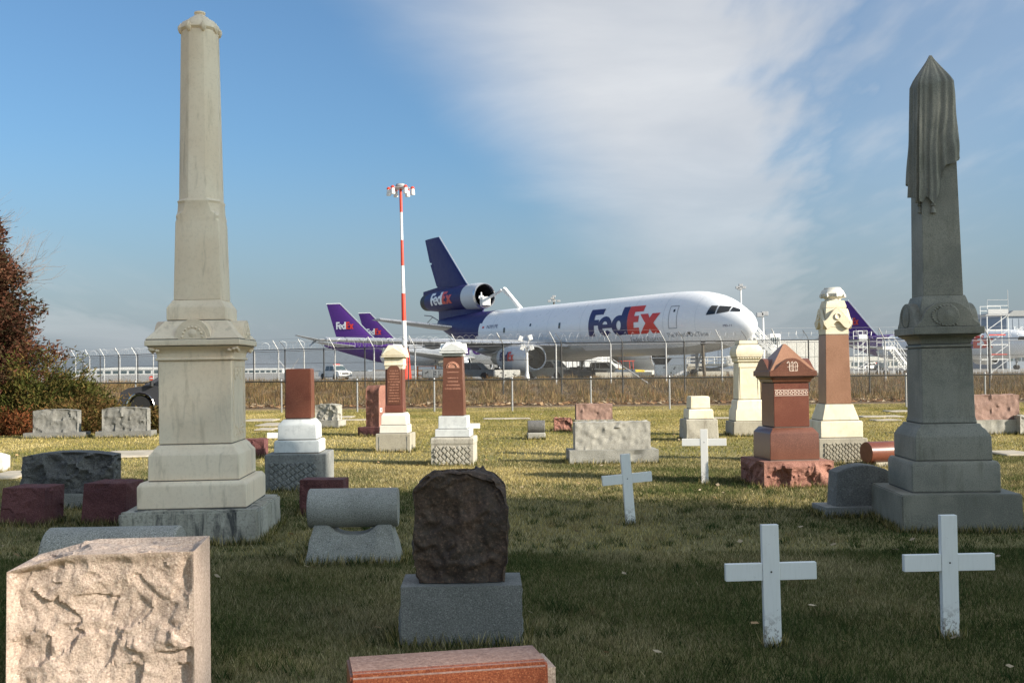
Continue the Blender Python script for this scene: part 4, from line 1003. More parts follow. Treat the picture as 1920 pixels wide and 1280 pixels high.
# ================================================================== flush ledger stones in the lawn
LG = [(245, 853, 95, 1.6, 12), (20, 893, 60, 1.2, 8), (512, 797, 50, 1.6, 0), (500, 806, 36, 1.0, 0), (490, 789, 60, 1.2, 0), (700, 788, 120, .5, 0), (950, 786, 90, .4, 0), (1350, 785, 80, .5, 0), (1650, 782, 80, .7, 0), (1660, 789, 50, .6, 0), (1895, 852, 60, .9, 0), (1690, 772, 60, .8, 0), (645, 783, 36, .8, 0)]
LL = ['long pale ledger stone in the grass beside the pale obelisk', 'pale ledger stone at the foot of the white rounded headstone', 'wide ledger stone in the group behind the small maroon stone', 'short ledger stone in the group behind the small maroon stone', 'rear ledger stone in the group behind the small maroon stone', 'narrow ledger strip behind the tall red rounded headstone', 'narrow ledger strip behind the small dark roll marker', 'narrow ledger strip behind the stepped white stump', 'ledger stone behind the brown granite roll', 'shorter ledger stone next to the brown granite roll', 'ledger stone in front of the mauve block on its pale chipped base', 'ledger stone by the fence behind the tan column', 'small ledger stone beside the pale rough headstone']
for i, (x, y, wpx, dp, rz) in enumerate(LG):
    g = G(x, y); ww = wpx * g.y / F
    def fl(p): p.x += .04 * noise.noise(Vector((p.y * 4, i, 1))); p.y += .04 * noise.noise(Vector((p.x * 4, i, 7))); return p
    o = rock('ledger_stone', M['ledger'], None, ww, dp, .055, 24, .02, 6, 50 + i, faces='FBLRT', warp=fl)
    o.location = (g.x, g.y, 0); o.rotation_euler.z = R(rz)
    tag(o, LL[i], 'ledger', 'flat ledger stones in the lawn')

# ================================================================== longer untrimmed grass round the feet of the stones
def edge_tufts():
    X = []; Y = []
    bpy.context.view_layer.update()
    for o in [o for o in bpy.data.objects if o.parent is None and o.get('category') in ('obelisk', 'monument', 'headstone', 'gravestone', 'cross')]:
        xs = []; ys = []
        for ch in o.children:
            for c in ch.bound_box:
                if c[2] < 0.12: xs.append(c[0]); ys.append(c[1])
        if not xs: continue
        x0, x1, y0, y1 = min(xs), max(xs), min(ys), max(ys); cr, sr = math.cos(o.rotation_euler.z), math.sin(o.rotation_euler.z)
        per = 2 * (x1 - x0 + y1 - y0); n = int(per * (520 if o.location.y < 12 else 230))
        for k in range(n):
            s_ = random.random() * per; off_ = abs(random.gauss(0, .022)) + .004
            if s_ < x1 - x0: lx, ly = x0 + s_, y0 - off_
            elif s_ < 2 * (x1 - x0): lx, ly = x0 + s_ - (x1 - x0), y1 + off_
            elif s_ < 2 * (x1 - x0) + (y1 - y0): lx, ly = x0 - off_, y0 + s_ - 2 * (x1 - x0)
            else: lx, ly = x1 + off_, y0 + s_ - 2 * (x1 - x0) - (y1 - y0)
            X.append(o.location.x + lx * cr - ly * sr); Y.append(o.location.y + lx * sr + ly * cr)
    return np.array(X), np.array(Y)
EX, EY = edge_tufts(); n = len(EX)
L = 0.050 + 0.075 * RNG.random(n) ** 2; a = RNG.random(n) * 2 * np.pi; b = RNG.random(n) * 2 * np.pi; ww = 0.0030 + 0.00022 * EY
V = np.empty((n, 3, 3)); V[:, 0] = np.stack([EX - np.cos(a) * ww, EY - np.sin(a) * ww, np.full(n, -.01)], 1); V[:, 1] = np.stack([EX + np.cos(a) * ww, EY + np.sin(a) * ww, np.full(n, -.01)], 1)
V[:, 2] = np.stack([EX + np.cos(b) * L * .45, EY + np.sin(b) * L * .45, L], 1)
pal = np.array(GC + GC_SUNLIT[2:]); C = pal[RNG.integers(0, len(pal), n)] * (.5 + RNG.random((n, 1)))
o = tri_mesh('grass', V.reshape(-1, 3), np.arange(3 * n).reshape(n, 3), M['grass'], cols=np.repeat(C, 3, 0), kind='stuff'); tag(o, 'longer untrimmed grass fringing the feet of the gravestones', 'grass')
# ================================================================== lettering
def glyphs_logo():
    """the five heavy letters of the parcel carrier, as (outer loop, holes, colour index)"""
    def ell(cx, cz, rx, rz, a0, a1, n): return [(cx + rx * math.cos(R(a0 + (a1 - a0) * i / n)), cz + rz * math.sin(R(a0 + (a1 - a0) * i / n))) for i in range(n + 1)]
    out = []
    out.append(([(0, 0), (.25, 0), (.25, .39), (.46, .39), (.46, .60), (.25, .60), (.25, .79), (.60, .79), (.60, 1), (0, 1)], [], 0))
    cx, cz = .735, .345
    e = ell(cx, cz, .30, .36, -8, 318, 34) + ell(cx - .01, cz - .02, .12, .17, 318, 205, 8) + [(cx - .11, cz - .075), (cx + .297, cz - .075)]
    out.append((e, [ell(cx, cz + .065, .105, .115, 0, 180, 10)], 0))
    cx = 1.32; x0 = 1.40; aa = math.degrees(math.acos((x0 - cx) / .30))
    d = [(1.66, 0), (1.66, 1), (x0, 1)] + ell(cx, .345, .30, .365, aa, 360 - aa, 30) + [(x0, 0)]
    out.append((d, [ell(cx - .005, .345, .095, .17, 0, 342, 18)], 0))
    out.append(([(1.67, 0), (2.14, 0), (2.14, .22), (1.93, .22), (1.93, .42), (2.12, .42), (2.12, .64), (1.93, .64), (1.93, .79), (2.26, .79), (2.26, 1), (1.67, 1)], [], 1))
    out.append(([(2.17, 0), (2.47, 0), (2.555, .16), (2.64, 0), (2.95, 0), (2.71, .355), (2.94, .69), (2.64, .69), (2.555, .54), (2.47, .69), (2.17, .69), (2.405, .355)], [], 1))
    return out
def flat_to_mesh(mb, loops, f, step, mi=0):
    """tessellate loops (outer + holes), cut into strips, map by f(x,z)"""
    pts = [p for l in loops for p in l]
    tris = geometry.tessellate_polygon([[Vector((p[0], p[1], 0)) for p in l] for l in loops])
    b = bmesh.new(); vs = [b.verts.new((p[0], 0, p[1])) for p in pts]
    for a in tris:
        try: b.faces.new([vs[i] for i in a])
        except ValueError: pass
    zs = [p[1] for p in pts]; xs = [p[0] for p in pts]
    k = min(zs) + step
    while k < max(zs):
        bmesh.ops.bisect_plane(b, geom=b.verts[:] + b.edges[:] + b.faces[:], plane_co=(0, 0, k), plane_no=(0, 0, 1)); k += step
    k = min(xs) + step
    while k < max(xs):
        bmesh.ops.bisect_plane(b, geom=b.verts[:] + b.edges[:] + b.faces[:], plane_co=(k, 0, 0), plane_no=(1, 0, 0)); k += step
    b.verts.ensure_lookup_table()
    nv = {v: mb.bm.verts.new(f(v.co.x, v.co.z)) for v in b.verts}
    for fc in b.faces: mb.face([nv[v] for v in fc.verts], mi)
    b.free()
_fc = {}
def text_loops(txt):
    """triangles of a word in the built-in font, unit cap height, as list of 3-loops and its width"""
    if txt in _fc: return _fc[txt]
    cu = bpy.data.curves.new('txt', 'FONT'); cu.body = txt; cu.resolution_u = 2
    ob = link(bpy.data.objects.new('txt', cu)); dg = bpy.context.evaluated_depsgraph_get(); dg.update()
    me = ob.evaluated_get(dg).to_mesh(); L = []
    me.calc_loop_triangles()
    for t_ in me.loop_triangles: L.append([(me.vertices[i].co.x / .72, me.vertices[i].co.y / .72) for i in t_.vertices])
    wd = max(p[0] for l in L for p in l); bpy.data.objects.remove(ob); bpy.data.curves.remove(cu)
    _fc[txt] = (L, wd); return _fc[txt]
def decal_text(mb, txt, f, x0, z0, h, length=None, mi=0):
    """f maps (along, z); word runs from x0"""
    L, wd = text_loops(txt); sx = (length / wd) if length else h
    for l in L:
        vs = [mb.bm.verts.new(f(x0 + p[0] * sx, z0 + p[1] * h)) for p in l]; mb.face(vs, mi)

# ================================================================== aircraft tools.  local +X = forward (nose at 0), -Y = right side, z from apron
class Body:
    def __init__(s, secs):                       # (t aft of nose, zc, half height, half width)
        s.t = [a[0] for a in secs]; s.s = secs
    def at(s, t):
        g = lambda k: float(np.interp(t, s.t, [a[k] for a in s.s])); return g(1), g(2), g(3)
    def ring(s, t, n=40):
        zc, hh, hw = s.at(t); return [Vector((-t, hw * math.cos(2 * math.pi * k / n), zc + hh * math.sin(2 * math.pi * k / n))) for k in range(n)]
    def side(s, eps=0.02, sgn=-1):
        def f(t, z):
            zc, hh, hw = s.at(t); q = max(-.995, min(.995, (z - zc) / hh)); c = math.sqrt(1 - q * q)
            n = Vector((0, sgn * c / hw, q / hh)).normalized()
            return Vector((-t, sgn * hw * c, zc + hh * q)) + n * eps
        return f
def smooth_secs(secs, ts):
    """monotone-ish cubic resample of fuselage sections"""
    T = np.array([a[0] for a in secs]); out = []
    for t_ in ts:
        i = int(np.clip(np.searchsorted(T, t_) - 1, 0, len(T) - 2)); h = T[i + 1] - T[i]; u = (t_ - T[i]) / h; row = [t_]
        for k in (1, 2, 3):
            y = [a[k] for a in secs]
            def sl(j):
                if j == 0 or j == len(T) - 1:
                    jj = min(max(j, 0), len(T) - 2) if j == 0 else len(T) - 2
                    return (y[jj + 1] - y[jj]) / (T[jj + 1] - T[jj]) * (1.0)
                a_, b_ = (y[j] - y[j - 1]) / (T[j] - T[j - 1]), (y[j + 1] - y[j]) / (T[j + 1] - T[j])
                return 0 if a_ * b_ <= 0 else 2 * a_ * b_ / (a_ + b_)
            m0, m1 = sl(i) * h, sl(i + 1) * h
            row.append((2 * u**3 - 3 * u**2 + 1) * y[i] + (u**3 - 2 * u**2 + u) * m0 + (-2 * u**3 + 3 * u**2) * y[i + 1] + (u**3 - u**2) * m1)
        out.append(tuple(row))
    return out
AF = [(0, 0), (.02, .32), (.08, .62), (.2, .92), (.35, 1.0), (.55, .86), (.78, .48), (1, .05)]
def foil(le, chord, th, up):
    """airfoil ring: le point, chord runs aft (-X), thickness along 'up'"""
    top = [le + Vector((-chord * a, 0, 0)) + up * (th / 2 * b) for a, b in AF]
    bot = [le + Vector((-chord * a, 0, 0)) - up * (th / 2 * b * .8) for a, b in reversed(AF[1:-1])]
    return top + bot
def wing(mb, secs, up=Vector((0, 0, 1)), mfun=None):
    mb.loft([foil(Vector(le), c, th, up) for le, c, th in secs], mfun=mfun)
def nacelle(parent, x, y, z, r, L, mats, name='engine', core=True, split=None):
    """mats: cowl, lip, dark, core"""
    mb = MB().lathe([(r * .90, x - .02), (r * .96, x + .02), (r * 1.0, x - .05), (r * 1.09, x - .5), (r * 1.13, x - 1.3), (r * 1.13, x - L * .5), (r * 1.05, x - L * .8), (r * .93, x - L)], 36, (0, y, z), axis='X', caps=False)
    cowl = mb.build(name, mats[0], parent, smooth=R(40))
    mb = MB().lathe([(r * .90, x - .24), (r * .92, x - .05), (r * .965, x + .045), (r * 1.01, x + .01), (r * 1.035, x - .16)], 36, (0, y, z), axis='X', caps=False); mb.build('inlet_lip', mats[1], cowl, smooth=R(60))
    mb = MB().lathe([(r * .895, x - .10), (r * .88, x - 1.1), (.05, x - 1.15)], 36, (0, y, z), axis='X', caps=False); mb.build('inlet_duct', mats[2], cowl, smooth=R(30))
    mb = MB().lathe([(.02, x - .35), (r * .12, x - .55), (r * .24, x - .95), (r * .26, x - 1.14)], 16, (0, y, z), axis='X', caps=False); mb.build('spinner', mats[2], cowl, smooth=R(40))
    mb = MB()
    for k in range(24):
        a = 2 * math.pi * k / 24; ca, sa = math.cos(a), math.sin(a)
        p = [(r * .25, -.06), (r * .88, -.14), (r * .88, .14), (r * .25, .06)]
        vs = [mb.bm.verts.new((x - 1.02 - (.06 if q > 1 else 0), y + rr_ * ca - tt * sa, z + rr_ * sa + tt * ca)) for q, (rr_, tt) in enumerate(p)]; mb.face(vs)
    mb.build('fan_blades', M['darkmetal'], cowl)
    if core:
        mb = MB().lathe([(r * .92, x - L - .0), (r * .66, x - L - .05), (r * .60, x - L - 1.2), (r * .50, x - L - 2.0), (r * .44, x - L - 2.02), (r * .30, x - L - 2.3), (.04, x - L - 3.2)], 30, (0, y, z), axis='X', caps=False); mb.build('core_nozzle', mats[3], cowl, smooth=R(40))
    return cowl
def gear(parent, x, y, zt, wheels, r, name='landing_gear'):
    mb = MB().cyl((x, y, r), (x, y, zt), .16, n=10); mb.cyl((x, y, r + .5), (x + .9, y, zt), .08, n=8)
    for wx, wy in wheels: mb.cyl((x + wx, y - wy, r), (x + wx, y + wy, r), .08, n=8)
    st = mb.build(name, M['greypaint'], parent, smooth=R(40))
    for wx, wy in wheels:
        for s_ in (-1, 1):
            mb = MB().lathe([(r * .55, -.2), (r * .9, -.2), (r, -.12), (r, .12), (r * .9, .2), (r * .55, .2)], 20, (x + wx, y + s_ * wy, r), axis='Y'); mb.build('wheel', M['tyre'], st, smooth=R(40))

# ================================================================== the three-engined cargo jet
NOSE = Vector((21.3, 93.5, AP)); HD = math.atan2(-.85, .525)
J = thing('cargo_airplane', 'large white cargo jet with dark blue tail and a third engine in the fin', 'airplane', NOSE, HD)
ZC = 5.35
base = [(0.0, ZC - .55, .05, .05), (.12, ZC - .55, .42, .40), (.5, ZC - .50, .88, .85), (1.2, ZC - .42, 1.38, 1.35), (2.1, ZC - .34, 1.78, 1.80), (3.0, ZC - .20, 2.14, 2.14), (4.2, ZC - .08, 2.48, 2.45), (6.0, ZC - .01, 2.80, 2.76), (8.5, ZC, 2.98, 2.97), (11.5, ZC, 3.01, 3.01), (41, ZC, 3.01, 3.01), (45, ZC + .16, 2.84, 2.93), (49, ZC + .60, 2.40, 2.58), (53, ZC + 1.18, 1.70, 1.95), (56.5, ZC + 1.68, 1.05, 1.15), (58.8, ZC + 2.0, .55, .42), (59.3, ZC + 2.05, .30, .22)]
ts = [0, .05, .12, .3, .5, .8, 1.2, 1.65, 2.1, 2.55, 3, 3.6, 4.2, 5, 6, 7.2, 8.5, 10, 11.5, 15, 20, 25, 30, 35, 39, 41, 42, 42.5, 43, 43.5, 44, 44.5, 45, 46, 47.5, 49, 51, 53, 55, 56.5, 57.8, 58.8, 59.3]
FU = Body(smooth_secs(base, ts)); NR = 56
def fmat(i, j):
    tm = (ts[i] + ts[i + 1]) / 2; an = 2 * math.pi * (j + .5) / NR; s_ = math.sin(an)
    if tm > 43.6 - .9 * s_ + .35 * s_ * s_: return 1
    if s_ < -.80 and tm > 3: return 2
    return 0
mb = MB().loft([FU.ring(t_, NR) for t_ in ts], mfun=fmat); mb.build('fuselage', [M['apwhite'], M['apblue'], M['apbelly_shade']], J, smooth=R(40))
S_ = FU.side(.025)
for t_ in (4.9, 8.9, 13.6, 22.2, 28.4, 34.4, 40.2):
    mb = MB(); zc_, hh_, hw_ = FU.at(t_)
    mb.loft([[Vector((-tt, (hw_ + .006) * math.cos(2 * math.pi * k / 56), zc_ + (hh_ + .006) * math.sin(2 * math.pi * k / 56))) for k in range(56)] for tt in (t_, t_ + .05)], False, False); mb.build('panel_seam', M['cowl'], J, smooth=R(60))
# livery
mb = MB(); T0, T1_, ZB, ZH = 20.7, 9.3, 4.42, 2.72; sc_ = (T0 - T1_) / 2.95
for lo, ho, ci in glyphs_logo():
    flat_to_mesh(mb, [lo] + ho, lambda x, z: S_(T0 - x * sc_, ZB + z * ZH), .09, ci)
mb.build('lettering', [M['apnavy'], M['apred']], J)
mb = MB(); decal_text(mb, 'Federal Express', lambda x, z: S_(14.2 - x, z), 0, 3.72, .42, 4.9)
decal_text(mb, 'The World On Time', lambda x, z: S_(8.6 - x, z), 0, 3.98, .40, 4.9); mb.build('slogan_lettering', M['outline'], J)
mb = MB(); decal_text(mb, 'N391FE', lambda x, z: S_(41.6 - x, z), 0, 6.0, .42, 2.6); decal_text(mb, 'MD-11', lambda x, z: S_(2.1 - x, z), 0, 4.72, .20, .75); mb.build('registration', M['apnavy'], J)
mb = MB()
def patch(mb, t0, t1, z0, z1, mi=0, sk=0.0, f=S_, n=3):
    g = [[mb.bm.verts.new(f(t0 + (t1 - t0) * a / n + sk * b / n, z0 + (z1 - z0) * b / n)) for a in range(n + 1)] for b in range(n + 1)]
    for b in range(n):
        for a in range(n): mb.face([g[b][a], g[b][a + 1], g[b + 1][a + 1], g[b + 1][a]], mi)
patch(mb, 42.2, 42.6, 6.05, 6.3); mb.build('flag_marking', M['apred'], J)
S2 = FU.side(.03); S3 = FU.side(.03, 1)
for side_, f in ((-1, S2), (1, S3)):
    def quadwin(name, c4):
        mb = MB(); n = 4
        def bl(a, b):
            (t0, z0), (t1, z1), (t2, z2), (t3, z3) = c4
            t_ = (t0 * (1 - a) + t1 * a) * (1 - b) + (t3 * (1 - a) + t2 * a) * b; z_ = (z0 * (1 - a) + z1 * a) * (1 - b) + (z3 * (1 - a) + z2 * a) * b
            return f(t_, z_)
        g = [[mb.bm.verts.new(bl(i / n, k / n)) for i in range(n + 1)] for k in range(n + 1)]
        for k in range(n):
            for i in range(n): mb.face([g[k][i], g[k][i + 1], g[k + 1][i + 1], g[k + 1][i]])
        return mb.build(name, M['glass'], J)
    quadwin('cockpit_window', [(3.75, 5.82), (2.90, 5.88), (2.92, 6.62), (3.50, 6.66)])
    quadwin('cockpit_window', [(2.78, 5.90), (1.82, 6.06), (1.92, 6.50), (2.80, 6.60)])
    quadwin('cockpit_window', [(1.72, 6.07), (1.05, 6.0), (1.20, 6.22), (1.80, 6.46)])
# door outline, small windows
mb = MB(); d0, d1, e0, e1 = 8.15, 7.05, 4.75, 6.85; wl = .05
for a, b_, c_, d_ in ((d0, d1, e0, e0 + wl), (d0, d1, e1 - wl, e1), (d0, d0 - wl, e0, e1), (d1 + wl, d1, e0, e1)): patch(mb, a, b_, c_, d_, n=6)
mb.build('door', M['outline'], J)
mb = MB(); patch(mb, 7.62, 7.40, 6.28, 6.52); patch(mb, 5.9, 5.62, 4.15, 4.38); patch(mb, 26.2, 25.85, 5.45, 6.05, n=2); patch(mb, 32.0, 31.7, 5.9, 6.2); patch(mb, 37.6, 37.2, 5.35, 5.95); mb.build('small_windows', M['glass'], J)
# keel and wing fairing
mb = MB(); rg = []
for t_, hw, hh in ((21, .3, .2), (23, 2.4, 1.0), (27, 3.35, 1.6), (34, 3.35, 1.6), (38, 2.3, 1.1), (40, .3, .2)):
    rg.append([Vector((-t_, hw * math.cos(2 * math.pi * k / 24), 3.45 + hh * math.sin(2 * math.pi * k / 24) * .95)) for k in range(24)])
mb.loft(rg); mb.build('wing_fairing', M['apbelly_shade'], J, smooth=R(50))
for sgn in (-1, 1):
    mb = MB(); wing(mb, [((-23.3, sgn * 1.5, 3.45), 13.6, 1.7), ((-24.5, sgn * 3.0, 3.5), 12.8, 1.5), ((-29.2, sgn * 9.5, 3.95), 8.7, .95), ((-39.6, sgn * 24.2, 4.50), 2.9, .35), ((-40.0, sgn * 24.6, 4.52), 2.6, .25)])
    W_ = mb.build('wing', M['apgrey'], J, smooth=R(35))
    # bright slat along the leading edge
    mb = MB(); prv = None
    pts = [(-24.35, 3.1, 3.51), (-29.1, 9.5, 3.98), (-39.5, 24.1, 4.53)]
    for (x0, y0, z0), (x1, y1, z1) in zip(pts[:-1], pts[1:]):
        for q in range(8):
            a, b_ = q / 8 + .004, (q + 1) / 8 - .004
            A = Vector((x0 + (x1 - x0) * a, sgn * (y0 + (y1 - y0) * a), z0 + (z1 - z0) * a)); B_ = Vector((x0 + (x1 - x0) * b_, sgn * (y0 + (y1 - y0) * b_), z0 + (z1 - z0) * b_))
            ch = .55; th = .18
            r0 = [p + Vector((dx, 0, dz)) for p in (A,) for dx, dz in ((.06, -.10), (.10, .0), (.02, .14), (-ch, .30), (-ch, .22), (-.05, -.04))]
            r1 = [p + Vector((dx, 0, dz)) for p in (B_,) for dx, dz in ((.06, -.10), (.10, .0), (.02, .14), (-ch, .30), (-ch, .22), (-.05, -.04))]
            mb.loft([r0, r1])
    mb.build('slat', M['alum'], W_)
    # flap track fairings
    for yy, xx, zz_ in ((6, -36.2, 3.25), (12.5, -37.0, 3.75), (18, -39.2, 4.25)):
        mb = MB().lathe([(.02, xx + 2.2), (.28, xx + 1.2), (.34, xx), (.22, xx - 1.4), (.03, xx - 2.6)], 12, (0, sgn * yy, zz_), axis='X'); mb.build('flap_fairing', M['apgrey'], W_, smooth=R(40))
    mb = MB(); wing(mb, [((-40.3, sgn * 24.62, 4.55), 2.3, .22), ((-41.9, sgn * 26.4, 5.05), 1.0, .10)]); mb.build('winglet', M['apgrey'], W_, smooth=R(35))
    mb = MB(); wing(mb, [((-40.6, sgn * 24.62, 4.45), 1.2, .15), ((-41.4, sgn * 25.1, 3.9), .6, .06)]); mb.build('lower_winglet', M['apgrey'], W_, smooth=R(35))
    eng = nacelle(J, -22.8, sgn * 8.1, 2.28, 1.26, 5.9, (M['cowl'], M['alum'], M['black'], M['beige']))
    mb = MB().prism([(-23.8, 3.4), (-25.5, 3.75), (-30.5, 3.65), (-32.5, 3.35), (-28.9, 3.0), (-24, 3.2)], sgn * 8.1 - .22, sgn * 8.1 + .22); mb.build('pylon', M['apgrey'], eng)
    if sgn < 0:
        def ncf(x, z): # letters on the outboard cowl face
            q = (z - 2.28) / 1.45; c = math.sqrt(max(0, 1 - q * q)); return Vector((x, -8.1 - 1.45 * c - .01, z))
        mb = MB()
        for lo, ho, ci in glyphs_logo(): flat_to_mesh(mb, [lo] + ho, lambda x, z: ncf(-27.6 + x * .95, 2.0 + z * .95), .2, ci)
        mb.build('engine_lettering', [M['apnavy'], M['apred']], eng)
    mb = MB(); wing(mb, [((-50.6, sgn * 1.0, 6.45), 7.4, .75), ((-51.4, sgn * 1.9, 6.55), 6.8, .65), ((-58.2, sgn * 9.2, 7.75), 2.7, .22)])
    ST = mb.build('tailplane', M['apgrey'], J, smooth=R(35))
    mb = MB()
    for q in range(6):
        a, b_ = q / 6 + .004, (q + 1) / 6 - .004
        A = Vector((-51.4, sgn * 1.9, 6.55)).lerp(Vector((-58.2, sgn * 9.2, 7.75)), a); B_ = Vector((-51.4, sgn * 1.9, 6.55)).lerp(Vector((-58.2, sgn * 9.2, 7.75)), b_)
        mb.loft([[p + Vector((dx, 0, dz)) for dx, dz in ((.02, -.08), (.07, 0), (0, .10), (-.35, .22), (-.35, .16))] for p in (A, B_)])
    mb.build('leading_edge', M['alum'], ST)
    gear(J, -33.5, sgn * 5.2, 3.4, [(-.8, .7), (.8, .7)], .66)
gear(J, -33.5, 0, 3.0, [(0, .5)], .6); gear(J, -7.6, 0, 3.2, [(0, .35)], .5, 'nose_gear')
# third engine through the fin
ZE = 10.35
mb = MB().lathe([(1.55, -46.9), (1.66, -47.6), (1.70, -48.6), (1.70, -50.2)], 40, (0, 0, ZE), axis='X', caps=False)
cen = mb.build('centre_engine', M['cowl'], J, smooth=R(40))
mb = MB().lathe([(1.36, -47.3), (1.40, -46.95), (1.49, -46.82), (1.57, -46.88), (1.61, -47.15)], 40, (0, 0, ZE), axis='X', caps=False); mb.build('inlet_lip', M['alum'], cen, smooth=R(60))
mb = MB().lathe([(1.37, -47.0), (1.30, -51.0), (.05, -51.05)], 40, (0, 0, ZE), axis='X', caps=False); mb.build('inlet_duct', M['black'], cen, smooth=R(30))
mb = MB().lathe([(1.705, -50.2), (1.72, -52.5), (1.62, -56), (1.42, -59.2), (1.22, -61.2), (1.10, -62.4), (1.0, -62.4), (.9, -60.5), (.05, -60.4)], 40, (0, 0, ZE), axis='X', caps=False)
cb = mb.build('engine_fairing', M['apblue'], J, smooth=R(40))
mb = MB().lathe([(1.22, -61.22), (1.13, -62.6), (1.05, -62.6), (1.0, -61.0)], 40, (0, 0, ZE), axis='X', caps=False); mb.build('exhaust_ring', M['darkmetal'], cb, smooth=R(40))
mb = MB().lathe([(.75, -61.5), (.5, -62.9), (.05, -63.8)], 24, (0, 0, ZE), axis='X', caps=False); mb.build('exhaust_cone', M['beige'], cb, smooth=R(40))
mb = MB(); rg = []
for t_, z0, z1, hw0, hw1 in ((47.3, 8.2, 8.9, .15, .10), (48.6, 7.9, 9.3, 1.0, .62), (50.5, 7.4, 9.6, 1.25, .95), (54, 7.0, 9.6, 1.0, .95), (57, 7.3, 9.5, .6, .75), (58.8, 7.6, 9.4, .25, .3)):
    rg.append([Vector((-t_, x, z)) for x, z in ((-hw0, z0), (hw0, z0), (hw1 * .8, (z0 + z1) / 2), (hw1, z1), (-hw1, z1), (-hw1 * .8, (z0 + z1) / 2))])
mb.loft(rg); mb.build('engine_mount', M['apblue'], J, smooth=R(50))
mb = MB().tube([(-58.6, -.2, 7.6), (-60.5, -.5, 8.4), (-62.5, -.5, 8.6)], .08); mb.tube([(-60.0, -.5, 8.3), (-61.6, -.6, 7.5)], .06); mb.build('tail_strut', M['apgrey'], J)
# fin + rudder
up = Vector((0, 1, 0))
mb = MB(); wing(mb, [((-50.2, 0, 11.4), 9.0, .95), ((-51.4, 0, 12.2), 8.2, .8), ((-58.9, 0, 19.05), 4.1, .32)], up); FN = mb.build('fin', M['apblue'], J, smooth=R(35))
mb = MB(); mb.prism([(-57.0, 11.9), (-59.8, 12.4), (-61.6, 15.5), (-60.0, 15.5)], -.02, .02); mb.prism([(-60.0, 15.75), (-61.75, 15.75), (-63.1, 19.0), (-61.6, 19.0)], -.02, .02); mb.build('rudder', M['apblue'], FN)
mb = MB(); mb.prism([(-54, 11.9), (-58, 12.25), (-63.0, 11.85), (-63.0, 10.0), (-60, 10.0), (-54, 10.6)], -.42, .42); mb.build('fin_root_fairing', M['apblue'], FN)
mb = MB().tube([(-50.9, 0, 11.9), (-51.45, 0, 12.28), (-58.93, 0, 19.06)], .10, 8); mb.build('leading_edge', M['alum'], FN)
def ecf(x, z):
    r = float(np.interp(-x, [50, 52.5, 56, 59.2, 61.2], [1.70, 1.72, 1.62, 1.42, 1.22])) + .02
    q = max(-.98, min(.98, (z - ZE) / r)); return Vector((x, -r * math.sqrt(1 - q * q), z))
mb = MB()
for lo, ho, ci in glyphs_logo(): flat_to_mesh(mb, [lo] + ho, lambda x, z: ecf(-58.9 + x * 2.15, 9.70 + z * 1.65), .12, ci)
mb.build('tail_lettering', [M['apwhite'], M['apred']], cb)

# ================================================================== purple-tailed twin jets farther off (one model, three of them)
K = thing('cargo_airplane', 'white twin jet with a purple tail fin, parked behind the striped mast', 'airplane', (0, 0, AP), 0, 'purple tailed cargo jets')
ZK = 4.9
kb = [(0, ZK - .5, .05, .05), (.2, ZK - .5, .5, .5), (1.0, ZK - .42, 1.2, 1.2), (2.4, ZK - .25, 1.9, 1.9), (4.4, ZK - .06, 2.5, 2.5), (7.5, ZK, 2.82, 2.82), (34, ZK, 2.82, 2.82), (39, ZK + .25, 2.55, 2.6), (45, ZK + .95, 1.75, 1.8), (50, ZK + 1.55, .95, .9), (53, ZK + 1.85, .35, .3)]
kt = [0, .1, .2, .5, 1, 1.7, 2.4, 3.4, 4.4, 6, 7.5, 12, 20, 28, 34, 35, 36, 37, 38, 39, 41, 43, 45, 47.5, 50, 51.5, 53]
KB = Body(smooth_secs(kb, kt))
mb = MB().loft([KB.ring(t_, 32) for t_ in kt], mfun=lambda i, j: 1 if (kt[i] + kt[i + 1]) / 2 > 37.6 - 2.2 * math.sin(2 * math.pi * (j + .5) / 32) else 0); mb.build('fuselage', [M['apwhite'], M['appurple']], K, smooth=R(40))
KS = KB.side(.03); mb = MB()
for lo, ho, ci in glyphs_logo(): flat_to_mesh(mb, [lo] + ho, lambda x, z: KS(19.5 - x * 3.6, 4.2 + z * 2.5), .2, ci)
mb.build('lettering', [M['appurple'], M['apred']], K)
KW = KB.side(.03); mb = MB(); patch(mb, 3.9, 2.3, 5.6, 6.2, f=KW); patch(mb, 2.2, 1.5, 5.55, 5.95, f=KW); mb.build('cockpit_window', M['glass'], K)
for sgn in (-1, 1):
    mb = MB(); wing(mb, [((-17, sgn * 2, 3.4), 10.5, 1.3), ((-21.5, sgn * 8, 3.9), 6.6, .8), ((-29, sgn * 21.5, 5.2), 2.4, .25)]); mb.build('wing', M['apgrey'], K, smooth=R(35))
    mb = MB(); wing(mb, [((-44.5, sgn * .9, 6.3), 6.0, .6), ((-49.5, sgn * 8.0, 7.2), 2.4, .2)]); mb.build('tailplane', M['apgrey'], K, smooth=R(35))
    nacelle(K, -17.0, sgn * 7.9, 2.3, 1.2, 4.6, (M['apwhite'], M['alum'], M['black'], M['beige']))
    gear(K, -25.5, sgn * 4.6, 3.2, [(-.7, .5), (.7, .5)], .6)
gear(K, -6, 0, 3.0, [(0, .3)], .45, 'nose_gear')
mb = MB(); wing(mb, [((-40.2, 0, 7.3), 9.4, .85), ((-41.2, 0, 8.0), 8.9, .75), ((-49.2, 0, 15.75), 3.3, .28)], Vector((0, 1, 0))); KF = mb.build('fin', M['appurple'], K, smooth=R(35))
mb = MB().tube([(-40.0, 0, 7.1), (-41.2, 0, 8.05), (-49.2, 0, 15.8)], .15, 6); mb.build('leading_edge', M['alum'], KF)
mb = MB().tube([(-49.2, 0, 15.85), (-52.6, 0, 15.85)], .12, 6); mb.build('fin_tip', M['apwhite'], KF)
